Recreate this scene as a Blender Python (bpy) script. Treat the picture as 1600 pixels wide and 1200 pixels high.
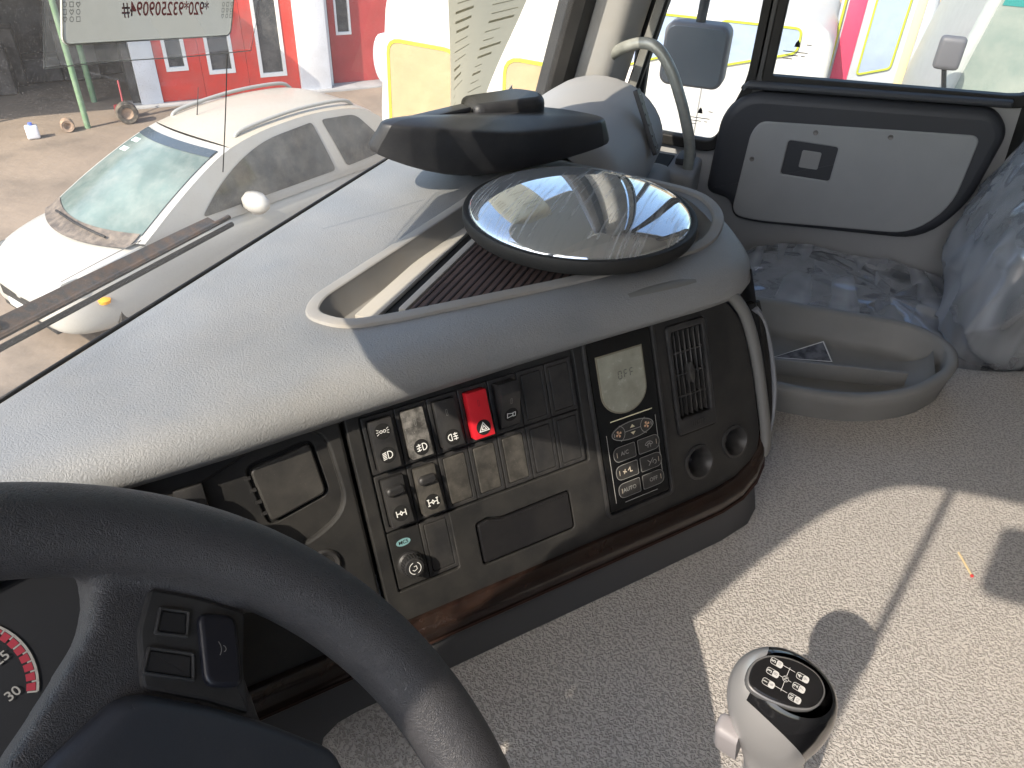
import bpy, bmesh, math, random
from mathutils import Vector, Matrix, noise
random.seed(7)
R = math.radians
for o in list(bpy.data.objects): bpy.data.objects.remove(o)
scene = bpy.context.scene
COL = scene.collection

# ------------------------------------------------------------------ camera
PITCH, AZ, ROLL, CAMZ = R(35.5), R(20), R(2.4), 2.5
_h = Vector((math.cos(AZ), math.sin(AZ), 0)); _r = Vector((math.sin(AZ), -math.cos(AZ), 0)); _z = Vector((0, 0, 1))
_f = _h*math.cos(PITCH) - _z*math.sin(PITCH); _u = _h*math.sin(PITCH) + _z*math.cos(PITCH)
_R = _r*math.cos(ROLL) + _u*math.sin(ROLL); _U = _u*math.cos(ROLL) - _r*math.sin(ROLL)
cam = bpy.data.cameras.new('camera'); cam.sensor_width = 36; cam.lens = 27; cam.clip_start = 0.02; cam.clip_end = 500
camo = bpy.data.objects.new('camera', cam); COL.objects.link(camo)
camo.matrix_world = Matrix(((_R.x, _U.x, -_f.x, 0), (_R.y, _U.y, -_f.y, 0), (_R.z, _U.z, -_f.z, CAMZ), (0, 0, 0, 1)))
scene.camera = camo
# ------------------------------------------------------------------ sky and sun
SUN = Vector((0.719, -0.237, -0.654)).normalized()          # the way the light travels
world = bpy.data.worlds.new('World'); scene.world = world; world.use_nodes = True
nt = world.node_tree; nt.nodes.clear()
sky = nt.nodes.new('ShaderNodeTexSky'); sky.sky_type = 'NISHITA'; sky.sun_disc = False
sky.sun_elevation = math.asin(-SUN.z); sky.sun_rotation = math.atan2(-SUN.x, -SUN.y)
sky.dust_density = 2.0
bg = nt.nodes.new('ShaderNodeBackground'); bg.inputs[1].default_value = 0.15
wo = nt.nodes.new('ShaderNodeOutputWorld'); nt.links.new(sky.outputs[0], bg.inputs[0]); nt.links.new(bg.outputs[0], wo.inputs[0])
sl = bpy.data.lights.new('sun', 'SUN'); sl.energy = 2.8; sl.angle = R(0.4); sl.color = (1, 0.875, 0.745)
so = bpy.data.objects.new('sun', sl); COL.objects.link(so); so.rotation_euler = SUN.to_track_quat('-Z', 'Y').to_euler()
vs = scene.view_settings; vs.view_transform = 'Standard'; vs.look = 'None'; vs.exposure = 1.5; vs.gamma = 1; vs.use_curve_mapping = False
scene.render.engine = 'CYCLES'
cy = scene.cycles; cy.use_denoising = True; cy.max_bounces = 8; cy.diffuse_bounces = 5; cy.glossy_bounces = 4; cy.transparent_max_bounces = 12
cy.caustics_reflective = False; cy.caustics_refractive = False; cy.sample_clamp_indirect = 6

# ------------------------------------------------------------------ materials
MATS = {}
def mat(name, base, rough=.5, metal=0., var=0., vscale=15., bump=0., bscale=200., btype='noise', dust=None, coat=0., spec=.5, base2=None, emit=None, bdist=.002):
    if name in MATS: return MATS[name]
    m = bpy.data.materials.new(name); m.use_nodes = True; t = m.node_tree; N = t.nodes; L = t.links
    b = N['Principled BSDF']; b.inputs['Roughness'].default_value = rough; b.inputs['Metallic'].default_value = metal
    b.inputs['Specular IOR Level'].default_value = spec; b.inputs['Coat Weight'].default_value = coat
    c = (*base, 1); b.inputs['Base Color'].default_value = c
    tc = N.new('ShaderNodeTexCoord'); cs = None
    if var or base2:
        n = N.new('ShaderNodeTexNoise'); n.inputs['Scale'].default_value = vscale; n.inputs['Detail'].default_value = 5; L.new(tc.outputs['Object'], n.inputs['Vector'])
        mx = N.new('ShaderNodeMix'); mx.data_type = 'RGBA'
        c2 = base2 or tuple(x*(1-var) for x in base); c1 = base if base2 else tuple(min(1, x*(1+var)) for x in base)
        r = N.new('ShaderNodeMapRange'); r.inputs[1].default_value = .35; r.inputs[2].default_value = .65
        L.new(n.outputs[0], r.inputs[0]); L.new(r.outputs[0], mx.inputs[0]); mx.inputs[6].default_value = (*c1, 1); mx.inputs[7].default_value = (*c2, 1)
        cs = mx.outputs[2]
    if dust:                                               # (colour, amount, scale)
        n = N.new('ShaderNodeTexNoise'); n.inputs['Scale'].default_value = dust[2]; n.inputs['Detail'].default_value = 8; n.inputs['Roughness'].default_value = .65
        L.new(tc.outputs['Object'], n.inputs['Vector'])
        r = N.new('ShaderNodeMapRange'); r.inputs[1].default_value = .4; r.inputs[2].default_value = .75; r.inputs[4].default_value = dust[1]; L.new(n.outputs[0], r.inputs[0])
        sp = N.new('ShaderNodeTexVoronoi'); sp.inputs['Scale'].default_value = 420; L.new(tc.outputs['Object'], sp.inputs['Vector'])
        r2 = N.new('ShaderNodeMapRange'); r2.inputs[1].default_value = .22; r2.inputs[2].default_value = .1; r2.inputs[4].default_value = dust[1]*.9; L.new(sp.outputs['Distance'], r2.inputs[0])
        wn = N.new('ShaderNodeMath'); wn.operation = 'GREATER_THAN'; wn.inputs[1].default_value = .8
        sx = N.new('ShaderNodeSeparateColor'); L.new(sp.outputs['Color'], sx.inputs[0]); L.new(sx.outputs[0], wn.inputs[0])
        ml = N.new('ShaderNodeMath'); ml.operation = 'MULTIPLY'; L.new(r2.outputs[0], ml.inputs[0]); L.new(wn.outputs[0], ml.inputs[1])
        ad = N.new('ShaderNodeMath'); ad.operation = 'ADD'; ad.use_clamp = True; L.new(r.outputs[0], ad.inputs[0]); L.new(ml.outputs[0], ad.inputs[1])
        mx = N.new('ShaderNodeMix'); mx.data_type = 'RGBA'; L.new(ad.outputs[0], mx.inputs[0])
        if cs: L.new(cs, mx.inputs[6])
        else: mx.inputs[6].default_value = c
        mx.inputs[7].default_value = (*dust[0], 1); cs = mx.outputs[2]
        rr = N.new('ShaderNodeMapRange'); rr.inputs[3].default_value = rough; rr.inputs[4].default_value = min(1, rough+.35); L.new(ad.outputs[0], rr.inputs[0]); L.new(rr.outputs[0], b.inputs['Roughness'])
    if cs: L.new(cs, b.inputs['Base Color'])
    if bump:
        if btype == 'leather':
            n = N.new('ShaderNodeTexVoronoi'); n.feature = 'DISTANCE_TO_EDGE'; n.inputs['Scale'].default_value = bscale
            w = N.new('ShaderNodeTexNoise'); w.inputs['Scale'].default_value = bscale*.3; L.new(tc.outputs['Object'], w.inputs['Vector'])
            va = N.new('ShaderNodeVectorMath'); va.operation = 'MULTIPLY_ADD'; va.inputs[1].default_value = (.012, .012, .012); L.new(w.outputs['Color'], va.inputs[0]); L.new(tc.outputs['Object'], va.inputs[2])
            L.new(va.outputs[0], n.inputs['Vector'])
            r = N.new('ShaderNodeMapRange'); r.inputs[2].default_value = .25; L.new(n.outputs['Distance'], r.inputs[0]); hs = r.outputs[0]
        else:
            n = N.new('ShaderNodeTexNoise'); n.inputs['Scale'].default_value = bscale; n.inputs['Detail'].default_value = 3; L.new(tc.outputs['Object'], n.inputs['Vector']); hs = n.outputs[0]
        bp = N.new('ShaderNodeBump'); bp.inputs['Strength'].default_value = bump; bp.inputs['Distance'].default_value = bdist; L.new(hs, bp.inputs['Height']); L.new(bp.outputs[0], b.inputs['Normal'])
    if emit:
        b.inputs['Emission Color'].default_value = (*emit[0], 1); b.inputs['Emission Strength'].default_value = emit[1]
    MATS[name] = m; return m

def glass(name, tint=(.93, .96, .95), refl=.9, dustc=(.8, .76, .7), dust=.05, dscale=6., speck=0., rough=.0):
    """clean-through glass with a thin uneven film of dust that scatters light"""
    m = bpy.data.materials.new(name); m.use_nodes = True; t = m.node_tree; N = t.nodes; L = t.links; N.clear()
    out = N.new('ShaderNodeOutputMaterial'); tr = N.new('ShaderNodeBsdfTransparent'); tr.inputs[0].default_value = (*tint, 1)
    gl = N.new('ShaderNodeBsdfGlossy'); gl.inputs['Roughness'].default_value = rough
    lw = N.new('ShaderNodeFresnel'); lw.inputs[0].default_value = 1.45
    ml = N.new('ShaderNodeMath'); ml.operation = 'MULTIPLY'; ml.inputs[1].default_value = refl; L.new(lw.outputs[0], ml.inputs[0])
    mx = N.new('ShaderNodeMixShader'); L.new(ml.outputs[0], mx.inputs[0]); L.new(tr.outputs[0], mx.inputs[1]); L.new(gl.outputs[0], mx.inputs[2])
    tc = N.new('ShaderNodeTexCoord'); n = N.new('ShaderNodeTexNoise'); n.inputs['Scale'].default_value = dscale; n.inputs['Detail'].default_value = 9; n.inputs['Roughness'].default_value = .7
    L.new(tc.outputs['Object'], n.inputs[0]); r = N.new('ShaderNodeMapRange'); r.inputs[1].default_value = .3; r.inputs[2].default_value = .75; r.inputs[3].default_value = dust*.5; r.inputs[4].default_value = dust*1.6; L.new(n.outputs[0], r.inputs[0])
    fac = r.outputs[0]
    if speck:
        v = N.new('ShaderNodeTexVoronoi'); v.inputs['Scale'].default_value = 700; L.new(tc.outputs['Object'], v.inputs['Vector'])
        a = N.new('ShaderNodeMapRange'); a.inputs[1].default_value = .30; a.inputs[2].default_value = .05; a.inputs[4].default_value = speck; L.new(v.outputs['Distance'], a.inputs[0])
        s = N.new('ShaderNodeSeparateColor'); L.new(v.outputs['Color'], s.inputs[0]); g = N.new('ShaderNodeMath'); g.operation = 'GREATER_THAN'; g.inputs[1].default_value = .35; L.new(s.outputs[0], g.inputs[0])
        p = N.new('ShaderNodeMath'); p.operation = 'MULTIPLY'; L.new(a.outputs[0], p.inputs[0]); L.new(g.outputs[0], p.inputs[1])
        q = N.new('ShaderNodeMath'); q.operation = 'ADD'; q.use_clamp = True; L.new(p.outputs[0], q.inputs[0]); L.new(fac, q.inputs[1]); fac = q.outputs[0]
    df = N.new('ShaderNodeBsdfDiffuse'); df.inputs[0].default_value = (*dustc, 1); tl = N.new('ShaderNodeBsdfTranslucent'); tl.inputs[0].default_value = (*dustc, 1)
    md = N.new('ShaderNodeMixShader'); md.inputs[0].default_value = .5; L.new(df.outputs[0], md.inputs[1]); L.new(tl.outputs[0], md.inputs[2])
    m2 = N.new('ShaderNodeMixShader'); L.new(fac, m2.inputs[0]); L.new(mx.outputs[0], m2.inputs[1]); L.new(md.outputs[0], m2.inputs[2]); L.new(m2.outputs[0], out.inputs[0])
    MATS[name] = m; return m

DUST = (.26, .235, .20)
pad_m = mat('pad_leather', (.22, .227, .235), .5, var=.08, vscale=9, bump=.22, bscale=330, btype='leather', dust=((.31, .29, .26), .4, 7), bdist=.0015)
black_m = mat('black_panel', (.016, .016, .0165), .5, bump=.12, bscale=1400, dust=(DUST, .11, 16), bdist=.0006)
black2_m = mat('black_switch', (.023, .023, .0245), .42, bump=.1, bscale=1800, dust=(DUST, .12, 40), bdist=.0005)
dusty_m = mat('dusty_switch', (.05, .048, .045), .5, dust=((.42, .40, .37), .55, 120))
gap_m = mat('dark_gap', (.006, .006, .006), .8)
gloss_m = mat('gloss_black', (.006, .006, .007), .12, dust=(DUST, .03, 30))
white_m = mat('print_white', (.75, .75, .73), .5)
cream_m = mat('print_cream', (.72, .66, .45), .5)
red_m = mat('hazard_red', (.62, .018, .03), .38)
wood_m = None
grey_m = mat('trim_grey', (.30, .30, .295), .55, var=.05, bump=.1, bscale=900, bdist=.0006, dust=((.4, .37, .33), .15, 6))
dgrey_m = mat('trim_dark_grey', (.045, .046, .05), .55, bump=.1, bscale=900, bdist=.0006, dust=(DUST, .08, 8))
lgrey_m = mat('kick_grey', (.07, .07, .073), .6, bump=.15, bscale=700, bdist=.0006)
rubber_m = mat('rubber_black', (.012, .012, .012), .6, dust=(DUST, .06, 12))
wheel_m = mat('wheel_leather', (.055, .055, .06), .46, bump=.32, bscale=620, btype='leather', bdist=.0014, dust=(DUST, .05, 30))
hub_m = mat('wheel_hub', (.045, .050, .064), .5, bump=.12, bscale=1500, bdist=.0006, dust=(DUST, .07, 25))
chrome_m = mat('silver_plastic', (.46, .45, .44), .34, metal=.45, bump=.05, bscale=2500, bdist=.0004)
paint_m = mat('white_paint', (.43, .425, .405), .35, coat=.15, dust=((.36, .32, .26), .35, 2))
liner_m = mat('headliner', (.70, .69, .66), .9)
steel_m = mat('handle_steel', (.34, .35, .32), .35, metal=.3, var=.15, vscale=40)

# ------------------------------------------------------------------ object helpers
WL = {}                                   # world position of every parent
def obj(name, me, material=None, parent=None):
    o = bpy.data.objects.new(name, me); COL.objects.link(o)
    if material and not me.materials: me.materials.append(material)
    if parent: o.parent = parent; o.location = -WL.get(parent.name, Vector((0, 0, 0)))
    WL[o.name] = Vector((0, 0, 0)); return o
def thing(name, label, cat, loc=(0, 0, 0), group=None):
    o = bpy.data.objects.new(name, None); COL.objects.link(o); o.location = loc; o.empty_display_size = .02
    WL[o.name] = Vector(loc); tag(o, label, cat, group); return o
def tag(o, label, cat, group=None, kind=None):
    if label: o['label'] = label
    if cat: o['category'] = cat
    if group: o['group'] = group
    if kind: o['kind'] = kind
    return o
def finish(bm, name, material, parent=None, ang=35, norm=True, cap=False):
    if norm: bmesh.ops.recalc_face_normals(bm, faces=bm.faces)
    for f in bm.faces: f.smooth = True
    lim = R(ang)
    for e in bm.edges:
        if len(e.link_faces) == 2:
            an = e.calc_face_angle(0); A0, A1 = e.link_faces[0].calc_area(), e.link_faces[1].calc_area()
            e.smooth = an < lim and not (cap and an > R(6) and max(A0, A1) > 12*min(A0, A1))
    me = bpy.data.meshes.new(name); bm.to_mesh(me); bm.free(); return obj(name, me, material, parent)

class Fr:
    """a local frame: point = O + a U + b V + c W"""
    def __init__(s, O, U, V, W): s.O, s.U, s.V, s.W = Vector(O), Vector(U), Vector(V), Vector(W)
    def __call__(s, a, b, c=0): return s.O + s.U*a + s.V*b + s.W*c
    def at(s, a, b, c=0): return Fr(s(a, b, c), s.U, s.V, s.W)
    def rot(s, ang):
        c, q = math.cos(ang), math.sin(ang); return Fr(s.O, s.U*c+s.V*q, s.V*c-s.U*q, s.W)
WORLD = Fr((0, 0, 0), (1, 0, 0), (0, 1, 0), (0, 0, 1))

def rrect(a0, b0, a1, b1, r, n=4):
    r = min(r, abs(a1-a0)/2-1e-5, abs(b1-b0)/2-1e-5); p = []
    for cx, cy, s in ((a1-r, b1-r, 0), (a0+r, b1-r, 90), (a0+r, b0+r, 180), (a1-r, b0+r, 270)):
        for k in range(n+1): t = R(s+90*k/n); p.append((cx+r*math.cos(t), cy+r*math.sin(t)))
    return p
def circle(a, b, r, n=24): return [(a+r*math.cos(2*math.pi*k/n), b+r*math.sin(2*math.pi*k/n)) for k in range(n)]
def rpoly(pts, r, n=4):
    """polygon with rounded corners; r a number or one per corner"""
    out = []; m = len(pts)
    for i in range(m):
        p0, p1, p2 = Vector(pts[i-1]), Vector(pts[i]), Vector(pts[(i+1) % m]); ri = r[i] if isinstance(r, (list, tuple)) else r
        if ri <= 0: out.append(tuple(p1)); continue
        a, b = p0-p1, p2-p1; d = min(ri, a.length*.48, b.length*.48); a.normalize(); b.normalize()
        for k in range(n+1):
            t = k/n; q = (p1+a*d)*(1-t)**2 + p1*2*t*(1-t) + (p1+b*d)*t*t; out.append(tuple(q))
    return out
def inset(poly, d):
    """polygon moved inward by d (simple mitre)"""
    n = len(poly); area = sum(poly[i-1][0]*poly[i][1]-poly[i][0]*poly[i-1][1] for i in range(n)); s = 1 if area > 0 else -1; out = []
    for i in range(n):
        p0, p1, p2 = Vector(poly[i-1]), Vector(poly[i]), Vector(poly[(i+1) % n])
        a, b = (p1-p0), (p2-p1)
        if a.length < 1e-9: a = b
        if b.length < 1e-9: b = a
        a.normalize(); b.normalize(); na, nb = Vector((-a.y, a.x))*s, Vector((-b.y, b.x))*s
        m = na+nb; m = m.normalized() if m.length > 1e-6 else na
        out.append(tuple(p1 + m*(d/max(.35, m.dot(na)))))
    return out
def ring(bm, F, poly, c): return [bm.verts.new(F(a, b, c)) for a, b in poly]
def bridge(bm, r0, r1, closed=True):
    n = len(r0)
    for i in range(n if closed else n-1):
        j = (i+1) % n; bm.faces.new((r0[i], r0[j], r1[j], r1[i]))
def loops_edges(bm, loops):
    E = []
    for l in loops:
        for i in range(len(l)):
            e = bm.edges.get((l[i-1], l[i])) or bm.edges.new((l[i-1], l[i])); E.append(e)
    return E
def slab(name, F, poly, c0, c1, material, parent=None, bev=.001, seg=2, back=True, ang=40):
    """solid: polygon from depth c0 up to c1, its front edge rounded by bev"""
    bm = bmesh.new(); rs = []
    if back: rs.append(ring(bm, F, poly, c0))
    else: rs.append(ring(bm, F, poly, c0))
    for k in range(seg+1):
        t = math.pi/2*k/seg; rs.append(ring(bm, F, inset(poly, bev*(1-math.cos(t))) if k else poly, c1-bev+bev*math.sin(t)))
    for a, b in zip(rs, rs[1:]): bridge(bm, a, b)
    bm.faces.new(rs[-1])
    if back: bm.faces.new(list(reversed(rs[0])))
    return finish(bm, name, material, parent, ang, cap=True)
def plate(name, F, outer, holes, c, thick, material, parent=None, hdepth=None, bev=.0012, ang=40, floor=False):
    """flat plate with holes; outer and hole edges are rounded and have walls"""
    bm = bmesh.new(); tops = []
    for k, p in enumerate([outer]+holes):
        s = 1 if k == 0 else -1; d = thick if k == 0 else (hdepth[k-1] if hdepth else thick)
        rs = [ring(bm, F, p, c-d), ring(bm, F, p, c-bev), ring(bm, F, inset(p, s*bev*.3), c-bev*.3), ring(bm, F, inset(p, s*bev), c)]
        for a, b in zip(rs, rs[1:]): bridge(bm, a, b)
        tops.append(rs[-1])
        if floor and k: bm.faces.new(rs[0])
    fl = bmesh.ops.triangle_fill(bm, edges=loops_edges(bm, tops), use_beauty=True)
    o = finish(bm, name, material, parent, min(ang, 20)); return o
def frame_ring(name, F, outer, inner, c0, c1, material, parent=None, bev=.001):
    return plate(name, F, outer, [inner], c1, c1-c0, material, parent, hdepth=[c1-c0], bev=bev)
def box(name, F, a, b, c, material, parent=None, bev=.002, seg=2, ang=40):
    bm = bmesh.new(); vs_ = [bm.verts.new(F(x, y, z)) for z in c for y in b for x in a]
    for f in ((0, 1, 3, 2), (4, 6, 7, 5), (0, 4, 5, 1), (2, 3, 7, 6), (0, 2, 6, 4), (1, 5, 7, 3)): bm.faces.new([vs_[i] for i in f])
    bmesh.ops.recalc_face_normals(bm, faces=bm.faces)
    if bev: bmesh.ops.bevel(bm, geom=list(bm.edges), offset=bev, segments=seg, profile=.6, affect='EDGES')
    return finish(bm, name, material, parent, ang)
def smooth_path(pts, sub=8):
    P = [Vector(p) for p in pts]; out = []
    for i in range(len(P)-1):
        p0, p1, p2, p3 = P[max(i-1, 0)], P[i], P[i+1], P[min(i+2, len(P)-1)]
        for k in range(sub):
            t = k/sub; out.append(.5*((2*p1)+(p2-p0)*t+(2*p0-5*p1+4*p2-p3)*t*t+(3*p1-p0-3*p2+p3)*t**3))
    out.append(P[-1]); return out
def tube(name, pts, rad, material, parent=None, n=12, sub=8, caps=True, flat=1.):
    P = smooth_path(pts, sub) if sub else [Vector(p) for p in pts]; bm = bmesh.new(); rs = []; prev = None; m = len(P)
    for i, p in enumerate(P):
        d = (P[min(i+1, m-1)]-P[max(i-1, 0)]).normalized()
        if prev is None: x = d.orthogonal().normalized()
        else: x = (prev - d*prev.dot(d)).normalized()
        prev = x; y = d.cross(x); q = rad if not isinstance(rad, (list, tuple)) else rad[0]+(rad[1]-rad[0])*i/(m-1)
        rs.append([bm.verts.new(p + (x*math.cos(2*math.pi*k/n) + y*math.sin(2*math.pi*k/n)*flat)*q) for k in range(n)])
    for a, b in zip(rs, rs[1:]): bridge(bm, a, b)
    if caps: bm.faces.new(rs[0]); bm.faces.new(rs[-1])
    return finish(bm, name, material, parent, 50)
def lathe(name, F, prof, material, parent=None, n=48, ang=35, cap=True, sx=1., sy=1.):
    """profile (radius, height) turned round F.W"""
    bm = bmesh.new(); rs = []
    for r_, h_ in prof:
        if r_ < 1e-6: rs.append([bm.verts.new(F(0, 0, h_))])
        else: rs.append([bm.verts.new(F(r_*math.cos(2*math.pi*k/n)*sx, r_*math.sin(2*math.pi*k/n)*sy, h_)) for k in range(n)])
    for a, b in zip(rs, rs[1:]):
        if len(a) == 1 and len(b) == 1: continue
        if len(a) == 1: [bm.faces.new((a[0], b[(i+1) % n], b[i])) for i in range(n)]
        elif len(b) == 1: [bm.faces.new((a[i], a[(i+1) % n], b[0])) for i in range(n)]
        else: bridge(bm, a, b)
    return finish(bm, name, material, parent, ang)
def grid(name, fn, nu, nv, material, parent=None, ang=60, thick=0):
    bm = bmesh.new(); g = [[bm.verts.new(fn(i/nu, j/nv)) for i in range(nu+1)] for j in range(nv+1)]
    for j in range(nv):
        for i in range(nu): bm.faces.new((g[j][i], g[j][i+1], g[j+1][i+1], g[j+1][i]))
    if thick:
        bm.normal_update(); bmesh.ops.solidify(bm, geom=list(bm.faces), thickness=thick)
    return finish(bm, name, material, parent, ang, norm=bool(thick))
def strokes(name, F, lines, width, material, parent, c=0.0, thick=.00035):
    """printed marks: each polyline a thin raised ribbon"""
    bm = bmesh.new()
    for ln in lines:
        pts = [Vector(p) for p in ln[0]] if isinstance(ln, tuple) and ln[1] == 'c' else [Vector(p) for p in ln]
        closed = isinstance(ln, tuple) and ln[1] == 'c'; n = len(pts); L_, R_ = [], []
        for i, p in enumerate(pts):
            a = pts[(i-1) % n] if (closed or i > 0) else None; b = pts[(i+1) % n] if (closed or i < n-1) else None
            d = ((p-a).normalized() if a is not None else Vector((0, 0))) + ((b-p).normalized() if b is not None else Vector((0, 0)))
            if d.length < 1e-6: d = Vector((1, 0))
            d.normalize(); nrm = Vector((-d.y, d.x)); k = 1.0
            if a is not None and b is not None: k = 1/max(.5, abs(nrm.dot(Vector((-(p-a).normalized().y, (p-a).normalized().x)))))
            L_.append(bm.verts.new(F(*(p+nrm*width/2*k), c+thick))); R_.append(bm.verts.new(F(*(p-nrm*width/2*k), c+thick)))
        for i in range(n if closed else n-1):
            j = (i+1) % n; bm.faces.new((L_[i], L_[j], R_[j], R_[i]))
    return finish(bm, name, material, parent, norm=False)
def blob(name, F, polys, c, material, parent):
    bm = bmesh.new()
    for p in polys: bm.faces.new(ring(bm, F, p, c))
    return finish(bm, name, material, parent, norm=False)
def text(name, F, s, size, material, parent, c=.0004, flip=False, align='CENTER', sx=1., bold=0.):
    cu = bpy.data.curves.new('t', 'FONT'); cu.body = s; cu.size = size; cu.align_x = align; cu.align_y = 'CENTER'; cu.offset = bold; cu.resolution_u = 3
    o = bpy.data.objects.new('t', cu); COL.objects.link(o)
    me = bpy.data.meshes.new_from_object(o.evaluated_get(bpy.context.evaluated_depsgraph_get())); bpy.data.objects.remove(o)
    for v in me.vertices: v.co = F((-1 if flip else 1)*v.co.x*sx, v.co.y, c)
    me.materials.clear(); me.name = name; return obj(name, me, material, parent)
def arc(a, b, r, t0, t1, n=10, ry=None): return [(a+r*math.cos(R(t0+(t1-t0)*k/n)), b+(ry or r)*math.sin(R(t0+(t1-t0)*k/n))) for k in range(n+1)]
def baked(objs, name, material, parent, voxel=.003, smooth_it=6):
    """join solids into one continuous skin (voxel remesh, relaxed)"""
    bm = bmesh.new()
    for o in objs: bm.from_mesh(o.data)
    me = bpy.data.meshes.new('tmp'); bm.to_mesh(me); bm.free(); t = bpy.data.objects.new('tmp', me); COL.objects.link(t)
    for o in objs: bpy.data.objects.remove(o)
    r = t.modifiers.new('r', 'REMESH'); r.mode = 'VOXEL'; r.voxel_size = voxel
    s = t.modifiers.new('s', 'SMOOTH'); s.factor = .5; s.iterations = smooth_it
    m2 = bpy.data.meshes.new_from_object(t.evaluated_get(bpy.context.evaluated_depsgraph_get())); bpy.data.objects.remove(t)
    for p in m2.polygons: p.use_smooth = True
    m2.materials.clear(); m2.name = name; return obj(name, m2, material, parent)

# ================================================================== THE YARD OUTSIDE
G = -1.6
def ground_mat():
    m = mat('yard_dirt', (.27, .215, .165), .95, bump=.5, bscale=6, bdist=.03, base2=(.20, .16, .125), vscale=.9); t = m.node_tree; N = t.nodes; L = t.links
    b = N['Principled BSDF']; old = b.inputs['Base Color'].links[0].from_socket
    tc = N.new('ShaderNodeTexCoord'); n = N.new('ShaderNodeTexNoise'); n.inputs['Scale'].default_value = .45; n.inputs['Detail'].default_value = 6; L.new(tc.outputs['Object'], n.inputs[0])
    r = N.new('ShaderNodeMapRange'); r.inputs[1].default_value = .56; r.inputs[2].default_value = .66; r.inputs[4].default_value = .65; L.new(n.outputs[0], r.inputs[0])
    mx = N.new('ShaderNodeMix'); mx.data_type = 'RGBA'; mx.inputs[7].default_value = (.10, .085, .07, 1); L.new(r.outputs[0], mx.inputs[0]); L.new(old, mx.inputs[6]); L.new(mx.outputs[2], b.inputs['Base Color'])
    return m
gd = grid('yard_ground', lambda u, v: Vector((-60+140*u, -60+140*v, G + .025*noise.noise(Vector((u*90, v*90, 0))))), 120, 120, ground_mat()); tag(gd, None, None, kind='structure')

# ---- workshop with red panels
FP0 = Vector((10.621, 10.997, G)); FD = Vector((.7427, -.6696, 0)); FN = Vector((-.6696, -.7427, 0))   # facade runs along FD, faces FN
FF = Fr(FP0, FD, (0, 0, 1), FN)
wall_w = mat('plaster_white', (.72, .74, .78), .85, var=.05, vscale=3, dust=((.5, .45, .4), .3, 1.2))
wall_r = mat('panel_red', (.66, .045, .03), .55, var=.08, vscale=4, dust=((.5, .3, .25), .15, 2))
pane_m = mat('dark_pane', (.05, .055, .06), .15, dust=((.3, .28, .26), .35, 5))
frame_w = mat('frame_white', (.8, .8, .78), .5)
conc_m = mat('concrete', (.33, .33, .33), .9, var=.15, vscale=3)
ws = thing('workshop_building', 'red panelled workshop with white pillars and tall white framed windows', 'building', FP0)
box('pillar', FF, (-.03, .33), (0, 3.6), (-.6, .06), wall_w, ws, .01)
box('pillar', FF, (2.79, 3.36), (0, 3.6), (-.6, .08), wall_w, ws, .01)
box('plinth', FF, (-.25, 6.5), (-.3, .03), (-.3, .22), conc_m, ws, .01)
box('back_wall', FF, (-.03, 6.5), (0, 3.6), (-.75, -.62), wall_w, ws, .0)
pw = [(.335, 1.07), (1.075, 1.86), (1.865, 2.785)]
wins = [(.49, .86, .53), (1.19, 1.65, .43), (2.07, 2.56, .31)]
for (a0, a1), (w0, w1, zb) in zip(pw, wins):
    p = plate('red_panel', FF, [(a0, .03), (a1, .03), (a1, 3.6), (a0, 3.6)], [[(w0, zb), (w1, zb), (w1, 2.6), (w0, 2.6)]], 0, .05, wall_r, ws, bev=.004)
    frame_ring('window_frame', FF, [(w0, zb), (w1, zb), (w1, 2.6), (w0, 2.6)], [(w0+.06, zb+.07), (w1-.06, zb+.07), (w1-.06, 2.54), (w0+.06, 2.54)], -.06, .015, frame_w, p, .004)
    box('pane', FF, (w0+.03, w1-.03), (zb+.03, 2.57), (-.05, -.03), pane_m, p, 0)
p = plate('red_door', FF, [(3.5, .03), (4.9, .03), (4.9, 3.6), (3.5, 3.6)], [[(3.62, .9), (3.92, .9), (3.92, 2.6), (3.62, 2.6)]], -.25, .05, mat('door_red', (.42, .05, .05), .6, var=.1, vscale=3), ws, bev=.004)
frame_ring('window_frame', FF, [(3.62, .9), (3.92, .9), (3.92, 2.6), (3.62, 2.6)], [(3.66, .95), (3.88, .95), (3.88, 2.55), (3.66, 2.55)], -.3, -.235, frame_w, p, .004)
box('pane', FF, (3.64, 3.9), (.92, 2.58), (-.3, -.28), pane_m, p, 0)
box('door_frame', FF, (3.365, 3.45), (.03, 3.6), (-.6, -.1), frame_w, ws, .004)
box('roof', FF, (-.3, 7), (3.61, 3.8), (-5, .3), mat('roof_sheet', (.3, .3, .3), .6), ws, .01)
box('side_wall', FF, (-.03, .1), (0, 3.6), (-5, -.76), wall_w, ws, 0)

# ---- open shed left of it, with green posts and stored parts
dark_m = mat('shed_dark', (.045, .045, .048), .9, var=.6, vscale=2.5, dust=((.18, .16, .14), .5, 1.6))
green_m = mat('post_green', (.15, .27, .14), .6, dust=((.4, .45, .4), .4, 10))
sh = thing('open_shed', 'dark open shed with green steel posts beside the red workshop', 'shed', (9, 12, G))
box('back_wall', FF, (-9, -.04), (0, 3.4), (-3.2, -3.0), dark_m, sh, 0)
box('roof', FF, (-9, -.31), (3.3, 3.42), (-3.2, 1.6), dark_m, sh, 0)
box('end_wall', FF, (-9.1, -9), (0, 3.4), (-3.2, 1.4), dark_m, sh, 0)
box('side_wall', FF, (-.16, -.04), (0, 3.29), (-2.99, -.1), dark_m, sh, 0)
tube('post', [(9.25, 10.88, G), (9.25, 10.88, G+3.3)], .045, green_m, sh, sub=0)
tube('post', [(10.4, 11.9, G), (10.4, 11.9, G+3.3)], .05, green_m, sh, sub=0)
tube('post', [(6.9, 13.0, G), (6.9, 13.0, G+3.3)], .045, green_m, sh, sub=0)
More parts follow.
